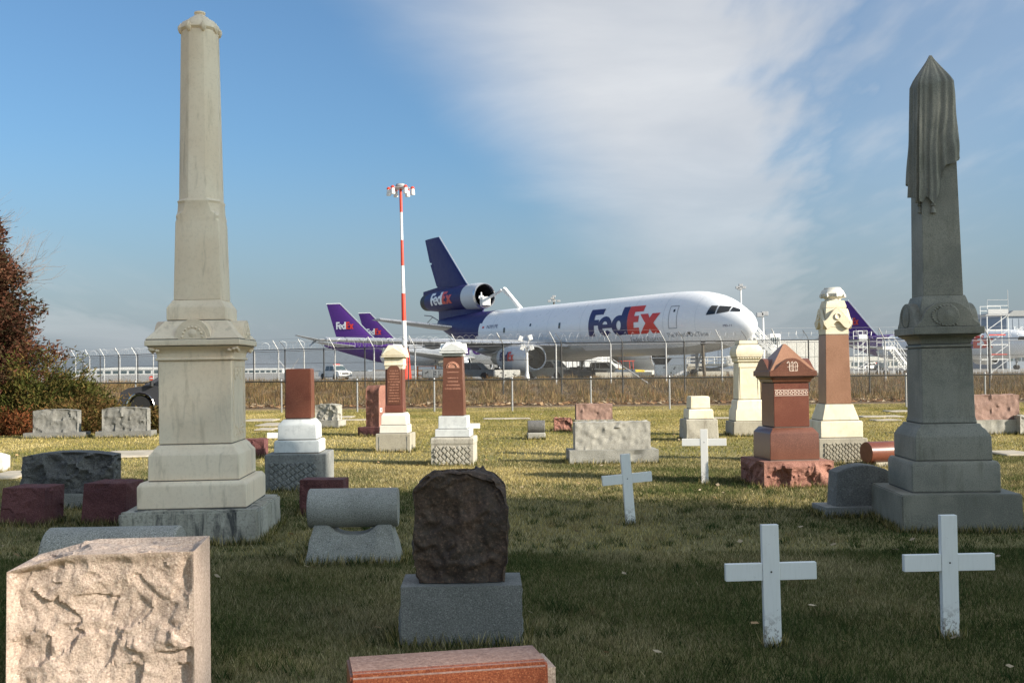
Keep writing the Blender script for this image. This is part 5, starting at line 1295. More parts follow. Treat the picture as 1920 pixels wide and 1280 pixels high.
def kff(x, z):
    u_ = (z - 8.0) / 7.75; le = -41.2 - 8.0 * u_; ch = 8.9 - 5.6 * u_; th = .75 - .47 * u_
    a = (le - x) / ch; hgt = float(np.interp(a, [q[0] for q in AF], [q[1] for q in AF])); return Vector((x, -th / 2 * hgt - .05, z))
mb = MB()
for lo, ho, ci in glyphs_logo(): flat_to_mesh(mb, [lo] + ho, lambda x, z: kff(-50.2 + x * 1.45, 10.2 + z * 1.6), .2, ci)
mb.build('tail_lettering', [M['apwhite'], M['apred']], KF)
def place_jet(o, tail, D, hx, hy, label=None):
    """tail pixel column and depth; heading vector"""
    Xt = (tail - 960) / F * D; o.location = (Xt + 52.6 * hx, D + 52.6 * hy, AP); o.rotation_euler.z = math.atan2(hy, hx)
    if label: o['label'] = label
place_jet(K, 612, 236, .965, -.262)
K2 = dup(K); place_jet(K2, 672, 276, .95, -.312, 'purple finned twin jet whose tail shows just behind the other purple tail')
K3 = dup(K); place_jet(K3, 1572, 246, .46, -.888, 'purple tailed twin jet beyond the work stands, seen between the column and the draped obelisk')
# ================================================================== fences
def uv_sheet(name, mat, parent, p0, p1, z0a, z0b, h):
    me = bpy.data.meshes.new(name); p0, p1 = Vector(p0), Vector(p1); L = (p1 - p0).length
    me.from_pydata([(p0.x, p0.y, z0a), (p1.x, p1.y, z0b), (p1.x, p1.y, z0b + h), (p0.x, p0.y, z0a + h)], [], [(0, 1, 2, 3)])
    uv = me.uv_layers.new(name='UVMap')
    for l, c_ in zip(uv.data, ((0, 0), (L, 0), (L, h), (0, h))): l.uv = c_
    return mesh_obj(name, me, mat, parent)
def along(pts, step):
    out = []; acc = 0
    for a, b_ in zip(pts[:-1], pts[1:]):
        a, b_ = Vector(a), Vector(b_); L = (b_ - a).length; d = acc
        while d < L: out.append(a.lerp(b_, d / L)); d += step
        acc = d - L
    return out
# low cemetery fence
CF = thing('chain_link_fence', 'low chain-link cemetery fence with a single dark top rail', 'fence', (0, 41, 0))
FL = [(-30, 3.5, 0), (-8, .6, 0), (0, 0, 0), (30, -.2, 0)]
for i, (a, b_) in enumerate(zip(FL[:-1], FL[1:])):
    a, b_ = Vector(a), Vector(b_); h = 1.22
    mb = MB().cyl(a + Vector((0, 0, h)), b_ + Vector((0, 0, h)), .026, n=8); mb.build('top_rail', M['postdark'], CF)
    uv_sheet('wire_mesh', M['link'], CF, a, b_, .02, .02, h - .03)
proto = None
for p in along([(x, y, z) for x, y, z in FL], 3.02):
    if proto is None:
        mb = MB().cyl((0, 0, -.1), (0, 0, 1.26), .033, n=8); mb.lathe([(.036, 1.25), (.03, 1.29), (.01, 1.31)], 8); proto = mb.build('post', M['galv'], CF); o = proto
    else: o = dup(proto, CF)
    o.location = p + Vector((0, .035, 0))
# tall dark perimeter fence
TF = thing('security_fence', 'tall chain-link fence with dark posts and barbed strands', 'fence', (0, 0, 0))
TL = [Vector((-46, 92, 0)), Vector((-34, 82, 0)), Vector((-14, 62, 0)), (Vector((0, 53, 0))), Vector((12, 51.5, 0)), Vector((36, 53, 0))]
HT = 2.86
tz = lambda p: min(terrain_z(p.y), .25) * .35
for a, b_ in zip(TL[:-1], TL[1:]):
    for hh, r in ((HT, .024), (2.05, .008)):
        mb = MB().cyl(a + Vector((0, 0, hh)), b_ + Vector((0, 0, hh)), r, n=6); mb.build('rail' if r > .01 else 'tension_wire', M['postdark'], TF)
    uv_sheet('wire_mesh', M['link'], TF, a, b_, 0, 0, HT - .05)
proto = None
for p in along(TL, 3.0):
    if proto is None:
        mb = MB().cyl((0, 0, -.1), (0, 0, HT + .02), .035, n=8); mb.tube([(0, 0, HT), (-.06, 0, HT + .18), (-.30, -.1, HT + .48)], .014, 5); proto = mb.build('post', M['postdark'], TF); o = proto
    else: o = dup(proto, TF)
    o.location = p
# outer pale-posted fence with outriggers and razor coils
RF = thing('security_fence', 'tall security fence with pale posts, slanted outriggers and razor wire coils', 'fence', (0, 0, 0))
RL = [Vector((-56, 112, 0)), Vector((-40, 96, 0)), Vector((-12, 67, 0)), Vector((0, 60, 0)), Vector((14, 58.5, 0)), Vector((42, 61, 0))]
HR = 2.95
proto = None; k = 0
for p in along(RL, 3.05):
    if proto is None:
        mb = MB().cyl((0, 0, -.1), (0, 0, HR), .044, n=8); mb.tube([(0, 0, HR - .05), (-.05, 0, HR + .12), (-.36, -.10, HR + .70)], .026, 6); proto = mb.build('post', M['postwhite'], RF); o = proto
    else: o = dup(proto, RF)
    o.location = p; k += 1
for a, b_ in zip(RL[:-1], RL[1:]):
    for hh in (HR - .03,):
        mb = MB().cyl(a + Vector((0, 0, hh)), b_ + Vector((0, 0, hh)), .022, n=6); mb.build('rail', M['galv'], RF)
    for f_ in (.3, .6, .95):
        d = Vector((-.42, -.12, .78)) * f_ + Vector((0, 0, HR)); mb = MB().cyl(a + d, b_ + d, .006, n=4); mb.build('barbed_strand', M['galv'], RF)
    uv_sheet('wire_mesh', M['link'], RF, a, b_, 0, 0, HR - .05)
    L = (b_ - a).length; dr = (b_ - a).normalized(); nrm = dr.cross(Vector((0, 0, 1)))
    n_ = int(L / .42); pts = []
    for i in range(n_ * 8):
        u_ = i / 8; an = 2 * math.pi * u_; pts.append(a + dr * (L * u_ / n_) + Vector((-.18, -.05, HR + .34)) + (nrm * math.cos(an) + Vector((0, 0, 1)) * math.sin(an)) * .27 + Vector((0, 0, .04 * math.sin(u_ * 1.7))))
    mb = MB().tube(pts, .006, 3); mb.build('razor_coil', M['galv'], RF)
for x0, x1, y0 in ((1146, 1245, 0), (560, 515, 0), (520, 575, 0), (150, 205, 0), (150, 95, 0)):
    # corner braces
    D = 59.5 if x0 > 1000 else (80 if x0 > 300 else 100)
    a, b_ = P(x0, 672, D), P(x1, 738, D); mb = MB().cyl(a, b_, .03, n=6); mb.build('brace', M['galv'], RF)

# ================================================================== masts and lamps
def spot_on(x, D, z=AP): return Vector((P(x, 690, D).x, D, z))
D = 100; b0 = spot_on(760, D); top = P(752, 352, D).z - AP
SM = thing('light_mast', 'tall red and white striped apron light mast', 'light mast', b0, 0, None, (0, R(-1.0)))
stripes = [0] + [P(756, y, D).z - AP for y in (653, 601, 550, 498, 450, 398)] + [top]
for i, (a, c_) in enumerate(zip(stripes[:-1], stripes[1:])):
    ra, rc = .30 - .22 * (a / top) ** .8, .30 - .22 * (c_ / top) ** .8
    if i == 0: ra = .62; rc = .40
    mb = MB().cyl((0, 0, a), (0, 0, c_ - .004), max(ra, .13) if i else ra, max(rc, .13) if i else rc, n=16); mb.build('mast_section', M['red'] if i % 2 == 0 else M['white'], SM, smooth=R(40))
mb = MB().lathe([(.2, top), (.42, top + .05), (.50, top + .16), (.40, top + .34), (.15, top + .38)], 16); mb.lathe([(.80, top - .10), (.84, top - .05), (.80, top)], 20); mb.build('head', M['galv'], SM, smooth=R(40))
for k, an in enumerate((0, 60, 120, 180, 235, 300)):
    d = Vector((math.cos(R(an)), math.sin(R(an)), 0)); c_ = d * 1.12 + Vector((0, 0, top - .30))
    mb = MB().tube([(0, 0, top - .1), d * .8 + Vector((0, 0, top - .05)), c_ + Vector((0, 0, .2))], .05, 6)
    mb.lathe([(.10, .25), (.17, .1), (.23, -.35), (.21, -.42), (.05, -.44)], 12, c_); f_ = mb.build('floodlight', M['white'], SM, smooth=R(40)); mb = MB().lathe([(.10, .38), (.19, .26), (.19, .16)], 12, c_); mb.build('lamp_cap', M['red'], f_)

def lamp_mast(label, x, ybot, ytop, D, heads, mat, group=None, r=.12):
    b0 = spot_on(x, D); h = P(x, ytop, D).z - AP
    t_ = thing('light_mast', label, 'light mast', b0, 0, group)
    mb = MB().cyl((0, 0, 0), (0, 0, h), r * 1.6, r, n=10); mb.build('pole', mat, t_, smooth=R(40))
    for dx, dz in heads:
        mb = MB().tube([(0, 0, h - .1), (dx, 0, h + dz)], .07, 5); mb.box((dx, -.1, h + dz), (.7, .5, .45)); mb.bevel(.05); mb.build('floodlight', M['galv'], t_)
    return t_
lamp_mast('pale mast with a ring of lamps beyond the nose of the white jet', 1391, 700, 540, 190, [(-.55, .1), (.0, .5), (.55, .1), (-.2, -.1)], M['white'], r=.16)
lamp_mast('short pale lamp post beside the boarding stairs', 1432, 700, 590, 112, [(-.35, 0), (.15, .12)], M['white'], r=.10)
lamp_mast('brown headed light mast showing above the white jet fuselage', 1040, 700, 560, 230, [(-1.0, -.5), (1.0, -.5), (0, .5), (0, -.5), (-.4, .1)], M['wood'], r=.16)
FLD = thing('floodlight_post', 'white post with four small floodlights in front of the jet engine', 'floodlight', spot_on(988, 72, terrain_z(72)))
hF = P(985, 650, 72).z - terrain_z(72)
mb = MB().cyl((0, 0, -.2), (0, 0, hF), .11, .09, n=10); mb.lathe([(.20, -.2), (.20, .35), (.13, .75), (.10, .9)], 10); mb.build('pole', M['white'], FLD, smooth=R(40))
for dx, dz in ((-.42, .55), (.25, .62), (-.30, -.05), (.32, -.05)):
    mb = MB().tube([(0, 0, hF - .1), (dx * .6, 0, hF + dz * .6), (dx, -.1, hF + dz)], .035, 5)
    mb.box((dx, -.12, hF + dz), (.27, .22, .36), Matrix.Rotation(R(20 * (1 if dx < 0 else -1)), 3, 'Y')); mb.bevel(.03); mb.build('lamp_head', M['white'], FLD)
LP = thing('leaning_pole', 'old leaning wooden pole behind the security fence', 'pole', spot_on(1322, 70, terrain_z(70)), 0, None, (0, R(-3.5)))
mb = MB().tube([(0, 0, -.2), (-.03, 0, 1.2), (.02, 0, 2.4), (.0, 0, 2.62)], [.12, .11, .09, .11], 8); mb.build('pole', M['wood'], LP); mb = MB().box((.04, -.05, 2.55), (.34, .2, .22)); mb.bevel(.05); mb.build('pole_cap', M['darkmetal'], LP)

# ================================================================== vehicles: local +X forward
def wheel(parent, x, y, r, wd=.24):
    mb = MB().lathe([(r * .62, -wd / 2), (r * .93, -wd / 2), (r, -wd * .3), (r, wd * .3), (r * .93, wd / 2), (r * .62, wd / 2)], 20, (x, y, r), axis='Y'); o = mb.build('wheel', M['tyre'], parent, smooth=R(35))
    mb = MB().lathe([(.03, -wd * .42), (r * .3, -wd * .46), (r * .6, -wd * .36), (r * .63, -wd * .3), (r * .63, wd * .3), (r * .6, wd * .36), (r * .3, wd * .46), (.03, wd * .42)], 14, (x, y, r), axis='Y'); mb.build('rim', M['rim'], o, smooth=R(30))
def truck(name, label, cat, loc, rz, paint_, L=5.4, W_=1.9, H=1.85, cab=(-.25, .30), hood=1.12, bed=1.08, roofback=None, r=.38, trim=None, beacon=False, group=None):
    """pick-up (or, with roofback, estate) seen as profile + tapered cab"""
    t_ = thing(name, label, cat, loc, rz, group); hl = L / 2; wb = L * .30
    def archs(cx): return [(cx + (r + .09) * math.cos(R(a)), r + (r + .09) * math.sin(R(a))) for a in range(-12, 193, 17)]
    low = .36
    poly = [(-hl, low + .1), (-hl, bed - .08), (-hl + .08, bed), (L * cab[0] - .1, bed), (L * cab[1] - .15, hood + .04), (hl - .35, hood - .04), (hl - .06, hood - .18), (hl, low + .28), (hl - .02, low + .02)]
    under = [(wb + r + .1, low)] + archs(wb) + [(wb - r - .1, low), (-wb + r + .1, low)] + archs(-wb) + [(-wb - r - .1, low)]
    poly = poly + under
    mb = MB().prism(poly, -W_ / 2, W_ / 2); mb.bevel(.03, 2, .6); mb.build('body', paint_, t_, smooth=R(35))
    cb0, cb1 = L * cab[0], L * cab[1]; rb = cb0 + .22 if roofback is None else roofback
    cp = [(cb0 if roofback is None else roofback - .15, bed - .02), (cb1, hood), (cb1 - .72, H - .06), (cb1 - .95, H), (rb + .1, H), (rb, H - .08)]
    tp = lambda p: 1 - .20 * max(0, (p[1] - bed)) / (H - bed)
    mb = MB().prism(cp, -W_ / 2 + .04, W_ / 2 - .04, taper=tp); mb.bevel(.03, 2, .5); mb.build('cab', paint_, t_, smooth=R(35))
    def side_glass(a, b_):
        for s_ in (-1, 1):
            mb = MB(); q = [(a[0], bed + .06), (b_[0], bed + .06), (b_[1], H - .13), (a[1], H - .13)]
            vs = [mb.bm.verts.new((x, s_ * ((W_ / 2 - .04) * tp((x, z)) + .008), z)) for x, z in q]; mb.face(vs); mb.build('side_window', M['glass'], t_)
    mid = (cb1 + rb) / 2 - .25
    side_glass((rb + .14, rb + .2), (mid - .04, mid - .04)); side_glass((mid + .04, mid + .04), (cb1 - .30, cb1 - .86))
    d = Vector((.72, 0, H - .06 - hood)); nn = Vector((H - .06 - hood, 0, .72)).normalized() * .012; mb = MB()
    q = [Vector((cb1 - .08, -W_ / 2 + .14, hood + .07)), Vector((cb1 - .08, W_ / 2 - .14, hood + .07)), Vector((cb1 - .66, W_ / 2 - .24, H - .11)), Vector((cb1 - .66, -W_ / 2 + .24, H - .11))]
    mb.face([mb.bm.verts.new(p + nn) for p in q]); mb.build('windscreen', M['glasslt'], t_)
    mb = MB().box((hl + .01, 0, low + .12), (.16, W_ * .98, .20)); mb.bevel(.03); mb.build('bumper', trim or M['greypaint'], t_)
    mb = MB().box((hl - .02, 0, low + .42), (.05, W_ * .52, .24)); mb.bevel(.01); mb.build('grille', M['darkmetal'], t_)
    for s_ in (-1, 1):
        mb = MB().box((hl - .02, s_ * W_ * .38, low + .44), (.06, .28, .17)); mb.bevel(.02); mb.build('headlight', M['chrome'], t_)
        mb = MB().box((cb1 - .45, s_ * (W_ / 2 + .06), bed + .14), (.10, .16, .20)); mb.bevel(.02); mb.build('mirror', M['darkmetal'], t_)
        mb = MB().box((-hl - .01, s_ * W_ * .42, bed - .28), (.04, .14, .32)); mb.build('tail_light', M['red'], t_)
        for xx in (wb, -wb): wheel(t_, xx, s_ * (W_ / 2 - .12), r)
        if trim:
            for xx in (wb, -wb):
                mb = MB().tube([(xx + (r + .10) * math.cos(R(a)), s_ * (W_ / 2 + .005), r + (r + .10) * math.sin(R(a))) for a in range(-10, 191, 20)], .035, 6); mb.build('arch_trim', trim, t_)
            mb = MB().box((0, s_ * (W_ / 2 + .01), low + .03), (wb * 2 - r * 2.5, .06, .08)); mb.build('side_step', trim, t_)
    if beacon:
        mb = MB().box((cb1 - 1.25, 0, H + .07), (.25, .9, .14)); mb.bevel(.03); mb.build('beacon', M['red'], t_)
    return t_
g = spot_on(300, 39.3, 0)
truck('parked_car', 'charcoal car with bright wheel arch trim parked behind the pale obelisk', 'car', (g.x + .82, g.y, 0), R(176), M['carpaint'], L=3.95, H=1.6, roofback=-1.75, trim=M['chrome'], r=.40)
g = spot_on(628, 140); truck('pickup_truck', 'white pickup truck with a red beacon driving on the apron', 'truck', (g.x, g.y, AP), R(-52), M['white'], L=5.6, H=1.9, beacon=True)
g = spot_on(1028, 113); truck('service_truck', 'beige service pickup parked under the wing beside the engine', 'truck', (g.x, g.y, AP), R(-38), M['beige'], L=6.0, W_=2.0, H=2.05, hood=1.25, bed=1.2)
for i, (x, D, mt, nm, lb) in enumerate(((1628, 245, 'white', 'parked_car', 'white car at the far apron edge, beside a red one'), (1638, 248, 'red', 'parked_car', 'red car parked at the far apron edge'), (1652, 240, 'glasslt', 'parked_car', 'grey car at the far apron edge under the purple tail'))):
    g = spot_on(x, D); truck(nm, lb, 'car', (g.x, g.y, AP), R(-150 + 12 * i), M[mt], L=4.5, H=1.6, W_=1.8, roofback=-1.7, hood=1.0, bed=.98)

g = spot_on(1128, 124); truck('pickup_truck', 'white pickup parked under the jet belly beside the tow tractors', 'truck', (g.x, g.y, AP), R(-20), M['white'], L=5.3, H=1.85)
g = spot_on(1205, 122); truck('service_van', 'pale service van parked under the jet belly near the power unit', 'van', (g.x, g.y, AP), R(195), M['offwhite'], L=5.0, H=2.0, roofback=-2.2)
g = spot_on(886, 118); truck('service_truck', 'grey service pickup below the jet wing next to the pale cart', 'truck', (g.x, g.y, AP), R(-15), M['greypaint'], L=5.4, H=1.9)
def crate_unit(name, label, cat, x, D, size, mat, rz=0, details=None, z=0.0):
    g = spot_on(x, D); t_ = thing(name, label, cat, (g.x, g.y, AP), R(rz)); a, b_, c_ = size
    mb = MB().box((0, 0, z + c_ / 2 + .28), (a, b_, c_)); mb.bevel(.05, 2); mb.build('housing', mat, t_, smooth=R(35))
    for sx in (-1, 1):
        for sy in (-1, 1): wheel(t_, sx * a * .33, sy * (b_ / 2 - .1), .28, .16)
    rnd = random.Random(int(x))
    for i in range(4):
        mb = MB().box((-a / 2 + a * (.14 + .24 * i), -b_ / 2 - .008, z + .28 + c_ * .5), (a * .19, .03, c_ * .72)); mb.bevel(.01); mb.build('panel', mat, t_)
    mb = MB()
    for i in range(5): mb.box((-a / 2 + a * rnd.uniform(.08, .92), -b_ / 2 - .03, z + .28 + c_ * rnd.uniform(.2, .85)), (.14, .03, .10))
    mb.build('latch', M['darkmetal'], t_)
    mb = MB().tube([(a / 2, 0, .35), (a / 2 + .9, 0, .30)], .05, 6); mb.build('tow_bar', M['darkmetal'], t_)
    return t_
gpu = crate_unit('ground_power_unit', 'white boxy ground power unit with open scoop under the jet nose', 'equipment', 1257, 101, (3.0, 1.7, 1.15), M['white'], -6)
mb = MB().prism([(-1.5, 1.45), (-.3, 1.45), (.15, 2.05), (-1.75, 2.05)], -.75, .75); mb.build('scoop', M['darkmetal'], gpu); mb = MB().tube([(-1.5, -.78, 1.45), (-1.75, -.78, 2.06), (.15, -.78, 2.06), (-.3, -.78, 1.45)], .06, 6); mb.build('scoop_frame', M['white'], gpu)
crate_unit('tool_cart', 'small white tool cart behind the long beige barrier', 'equipment', 1172, 104, (1.8, 1.2, .75), M['white'], 8)
crate_unit('air_start_unit', 'low beige air start unit near the jet nose gear', 'equipment', 1302, 106, (2.2, 1.3, .9), M['beige'], -12)
crate_unit('service_cart', 'pale service cart beneath the wing root near the service pickup', 'equipment', 950, 108, (2.6, 1.5, .8), M['offwhite'], 5)
crate_unit('service_cart', 'grey generator cart below the jet wing beside the lattice pillar', 'equipment', 815, 112, (2.4, 1.4, .95), M['greypaint'], -10)
# flat low trailers / barriers
for x, D, L_, lb, mt in ((1153, 98, 3.6, 'long beige concrete barrier on the apron edge', 'beige'), (1205, 99, 1.7, 'short beige concrete barrier next to the power unit', 'beige'), (1345, 97, 3.6, 'grey concrete barrier in front of the cargo loader', 'beige')):
    g = spot_on(x, D); t_ = thing('barrier', lb, 'barrier', (g.x, g.y, AP), R(-2)); n_ = max(2, int(L_ / 1.2))
    for i in range(n_):
        mb = MB().prism([(-.30, 0), (.30, 0), (.28, .18), (.14, .34), (.10, .78), (-.10, .78), (-.14, .34), (-.28, .18)], -L_ / 2 + L_ * i / n_ + .01, -L_ / 2 + L_ * (i + 1) / n_ - .01, axis='X'); mb.bevel(.015); mb.build('segment', M[mt], t_)
def tug(label, x, D, mat, rz, top=None):
    g = spot_on(x, D); t_ = thing('tow_tractor', label, 'tractor', (g.x, g.y, AP), R(rz))
    mb = MB().prism([(-1.4, .35), (1.4, .35), (1.45, .9), (.2, 1.0), (.1, .8), (-.6, .8), (-.7, 1.05), (-1.4, 1.05)], -.75, .75); mb.bevel(.04); mb.build('body', mat, t_)
    mb = MB().box((-.35, 0, 1.05), (.5, 1.1, .5)); mb.bevel(.06); mb.build('seat', M['darkmetal'], t_)
    mb = MB()
    for sx in (.25, -.95):
        for sy in (-.65, .65): mb.cyl((sx, sy, .9), (sx - .05, sy, 1.85), .035, n=6)
    mb.box((-.38, 0, 1.88), (1.5, 1.5, .06)); mb.build('canopy', top or mat, t_)
    mb = MB().lathe([(.2, -.02), (.22, 0), (.2, .02)], 14, (.3, 0, 1.2), axis='X'); mb.build('steering_wheel', M['darkmetal'], t_)
    for sx in (-.9, .9):
        for sy in (-.62, .62): wheel(t_, sx, sy, .34, .24)
tug('dark tow tractor facing the service pickup under the jet', 1082, 106, M['darkmetal'], -60)
tug('black tow tractor with canopy behind the barrier', 1108, 109, M['darkmetal'], 20, M['greypaint'])
tug('yellow tow tractor with a red canopy under the fuselage', 1180, 112, M['yellow'], 10, M['red'])
tug('grey tow tractor near the orange frame beneath the wing', 830, 120, M['bluegrey'], -30)
OB = thing('maintenance_rack', 'orange tubular maintenance rack beneath the jet wing', 'rack', spot_on(800, 118))
mb = MB()
for sx in (-1, 1):
    for sy in (-.5, .5): mb.cyl((sx, sy, 0), (sx, sy, 1.6), .05, n=6)
for z in (.5, 1.05, 1.55):
    for sy in (-.5, .5): mb.cyl((-1, sy, z), (1, sy, z), .04, n=6)
mb.build('tubes', M['orange'], OB)
# cargo loader: deck on scissor legs
g = spot_on(1333, 103); CLD = thing('cargo_loader', 'pale cargo loader with long deck and rails beside the jet nose', 'loader', (g.x, g.y, AP), R(-4))
mb = MB().box((0, 0, 1.35), (4.6, 2.2, .25)); mb.bevel(.03); mb.build('deck', M['offwhite'], CLD)
mb = MB().box((0, 0, .6), (4.4, 1.9, .3)); mb.bevel(.03); mb.build('chassis', M['greypaint'], CLD)
mb = MB()
for s_ in (-1, 1):
    for sy in (-.8, .8): mb.cyl((-1.6 * s_, sy, .7), (1.6 * s_, sy, 1.25), .07, n=6)
mb.build('scissor_arm', M['greypaint'], CLD)
for z in (1.75, 2.1):
    for sy in (-1.05, 1.05): mb = MB().cyl((-2.2, sy, z), (2.2, sy, z), .04, n=6); mb.build('rail', M['white'], CLD)
for i in range(6):
    for sy in (-1.05, 1.05): mb = MB().cyl((-2.2 + .88 * i, sy, 1.4), (-2.2 + .88 * i, sy, 2.1), .035, n=6); mb.build('rail_post', M['white'], CLD)
for sx in (-1.6, 1.6):
    for sy in (-.8, .8): wheel(CLD, sx, sy, .36, .25)
mb = MB().box((1.9, -.4, 1.8), (.9, .9, .8)); mb.bevel(.04); mb.build('operator_cab', M['white'], CLD)
# white vans/trailers seen under the belly
for x, D, sz, mt, lb in ((1085, 150, (6.5, 2.4, 2.3), 'white', 'long white trailer seen under the jet belly behind the tow tractors'), (1148, 155, (5.5, 2.4, 2.2), 'white', 'white trailer seen under the jet belly near the yellow tractor'), (1365, 128, (6.2, 2.5, 2.9), 'bluegrey', 'blue grey trailer behind the cargo loader'), (1325, 135, (3.5, 2.5, 2.6), 'bluegrey', 'short blue grey container behind the jet nose gear'), (1478, 170, (11.5, 8, 5.2), 'offwhite', 'pale cargo shed behind the red gabled monument')):
    g = spot_on(x, D); t_ = thing('cargo_trailer' if sz[0] < 10 else 'cargo_shed', lb, 'trailer' if sz[0] < 10 else 'shed', (g.x, g.y, AP), R(3)); a, b_, c_ = sz; z0 = .9 if a < 10 else 0
    mb = MB().box((0, 0, z0 + (c_) / 2), (a, b_, c_)); mb.bevel(.06); mb.build('box', M[mt], t_)
    n_ = max(3, int(a / 1.4))
    for i in range(n_):
        mb = MB().box((-a / 2 + a * (i + .5) / n_, -b_ / 2 - .01, z0 + c_ / 2), (a / n_ * .9, .05, c_ * .9)); mb.bevel(.02); mb.build('panel', M[mt], t_)
    if a < 10:
        for sx in (-.35, .35):
            for sy in (-b_ / 2 + .15, b_ / 2 - .15): wheel(t_, sx * a, sy, .45, .25)

# ------------------------------------------------------------------ stairs, stands, lift
def stair(name, label, x, D, rz, h, run, wd=1.5, plat=1.6, n=14, mat='white'):
    g = spot_on(x, D); t_ = thing(name, label, 'stairs', (g.x, g.y, AP), R(rz))
    for i in range(n):
        mb = MB().box((run * (1 - (i + .5) / n), 0, h * (i + 1) / n - .02), (run / n * 1.05, wd, .05)); mb.build('tread', M['galv'], t_)
    for sy in (-1, 1):
        y = sy * wd / 2
        mb = MB().prism([(run, 0.0), (run, .35), (0, h + .05), (-plat, h + .05), (-plat, h - .3), (0, h - .3)], y - .03, y + .03); mb.build('stringer', M[mat], t_)
        mb = MB().tube([(run, y, 1.0), (0, y, h + 1.0), (-plat, y, h + 1.0)], .04, 6); mb.tube([(run, y, .6), (0, y, h + .5), (-plat, y, h + .5)], .03, 6)
        for i in range(7):
            u_ = i / 6; mb.cyl((run * (1 - u_), y, h * u_ + .1), (run * (1 - u_), y, h * u_ + 1.0), .03, n=5)
        mb.cyl((-plat, y, h), (-plat, y, h + 1.0), .03, n=5); mb.build('handrail', M[mat], t_)
        for xx in (-plat + .15, -.15, run * .5):
            zz_ = h - .2 if xx < 0 else h * .5; mb = MB().cyl((xx, y, 0), (xx, y, zz_), .06, n=8); mb.build('leg', M[mat], t_)
    mb = MB().box((-plat / 2, 0, h + .01), (plat, wd, .06)); mb.build('platform', M['galv'], t_)
    for xx in (-plat + .2, run * .55):
        for sy in (-1, 1): wheel(t_, xx, sy * (wd / 2 + .12), .3, .18)
    return t_
stair('boarding_stairs', 'white boarding stairs rolled up to the nose of the white jet', 1413, 97, -8, 4.1, 3.6)
ST2 = thing('stair_truck', 'white stair truck cabin with barred window beside the boarding stairs', 'truck', spot_on(1450, 99))
mb = MB().box((0, 0, 2.35), (1.0, 1.8, 3.6)); mb.bevel(.06); mb.build('cabin', M['white'], ST2); mb = MB().box((0, -.92, 3.5), (.74, .04, .6)); mb.build('window', M['glasslt'], ST2)
for i in range(4): mb = MB().box((-.28 + .19 * i, -.95, 3.5), (.03, .03, .6)); mb.build('window_bar', M['white'], ST2)
for sx in (-.35, .35):
    for sy in (-.8, .8): wheel(ST2, sx, sy, .36, .24)
def stand(label, x, D, w_, h, rz=0, lv=3, mat='white', rails=True, group=None):
    g = spot_on(x, D); t_ = thing('work_stand', label, 'work stand', (g.x, g.y, AP), R(rz), group)
    for sx in (-1, 1):
        for sy in (-1, 1):
            mb = MB().cyl((sx * w_ / 2 * 1.1, sy * .8, 0), (sx * w_ / 2, sy * .7, h), .055, n=6); mb.build('leg', M[mat], t_)
    for i in range(1, lv + 1):
        z = h * i / lv
        for sy in (-.72, .72): mb = MB().cyl((-w_ / 2, sy, z), (w_ / 2, sy, z), .05, n=6); mb.build('cross_bar', M[mat], t_)
        mb = MB().cyl((-w_ / 2, -.74, h * (i - 1) / lv), (w_ / 2, -.74, z), .035, n=5); mb.build('brace', M[mat], t_)
    mb = MB().box((0, 0, h + .04), (w_ * 1.15, 1.7, .10)); mb.build('deck', M['galv'], t_)
    if rails:
        for z in (.55, 1.05):
            for sy in (-.8, .8): mb = MB().cyl((-w_ / 2, sy, h + z), (w_ / 2, sy, h + z), .03, n=5); mb.build('rail', M[mat], t_)
        for sx in (-1, 1):
            for sy in (-.8, .8): mb = MB().cyl((sx * w_ / 2, sy, h), (sx * w_ / 2, sy, h + 1.05), .03, n=5); mb.build('rail_post', M[mat], t_)
    return t_
s1_ = stand('tall white work stand with ladder rungs next to the tan column', 1614, 118, 1.0, 3.9, 0, 5)
mb = MB().box((0, -.9, 4.2), (.9, .06, .7)); mb.bevel(.02); mb.build('guard_panel', M['white'], s1_)
stair('access_stairs', 'white slatted access stairs beneath the purple tail', 1672, 120, 10, 3.2, 2.3, 1.3, 1.4)
s2_ = stand('high white work platform with guard rails right of the draped obelisk', 1866, 120, 2.4, 6.6, 4, 4)
mb = MB().box((0, -.86, 7.0), (2.3, .05, .55)); mb.build('guard_panel', M['galv'], s2_); mb = MB().cyl((1.2, -.8, 6.6), (1.2, -.8, 9.4), .03, n=5); mb.cyl((-1.2, -.8, 6.6), (-1.2, -.8, 8.3), .025, n=5); mb.cyl((-1.2, -.8, 8.3), (1.2, -.8, 8.3), .025, n=5); mb.build('mast_rod', M['galv'], s2_)
for x, y, w_, mt in ((-.1, 4.4, 1.9, 'red'), (-.1, 2.2, 2.2, 'red')): mb = MB().box((x, -.8, y), (w_, .05, .12)); mb.build('warning_strip', M[mt], s2_)
# boom lift at the third engine
bk = P(905, 561, 132.0); el = P(946, 541, 128); ft = P(976, 578, 127.5)
BL = thing('boom_lift', 'white boom lift with its bucket raised to the tail engine inlet', 'boom lift', (ft.x + 3, ft.y + 3, AP))
off = Vector((ft.x + 3, ft.y + 3, AP)); lb_ = lambda p: Vector(p) - off
bt = lb_((ft.x + 3, ft.y + 3, AP + 1.6))
mb = MB().tube([lb_(el), lb_(ft), lb_(ft) + (lb_(ft) - lb_(el)) * .9], [.22, .26, .30], 8); mb.tube([lb_(ft) + (lb_(ft) - lb_(el)) * .88, bt], [.30, .34], 8); mb.build('main_boom', M['white'], BL, smooth=R(40))
mb = MB().tube([lb_(el) + Vector((.2, 0, -.1)), lb_(el), lb_(bk) + Vector((1.0, 0, .3))], [.18, .2, .16], 8); mb.cyl(lb_(el) + Vector((-.5, 0, -.1)), lb_(el) + Vector((.6, 0, -1.0)), .09, n=6); mb.build('jib', M['white'], BL, smooth=R(40))
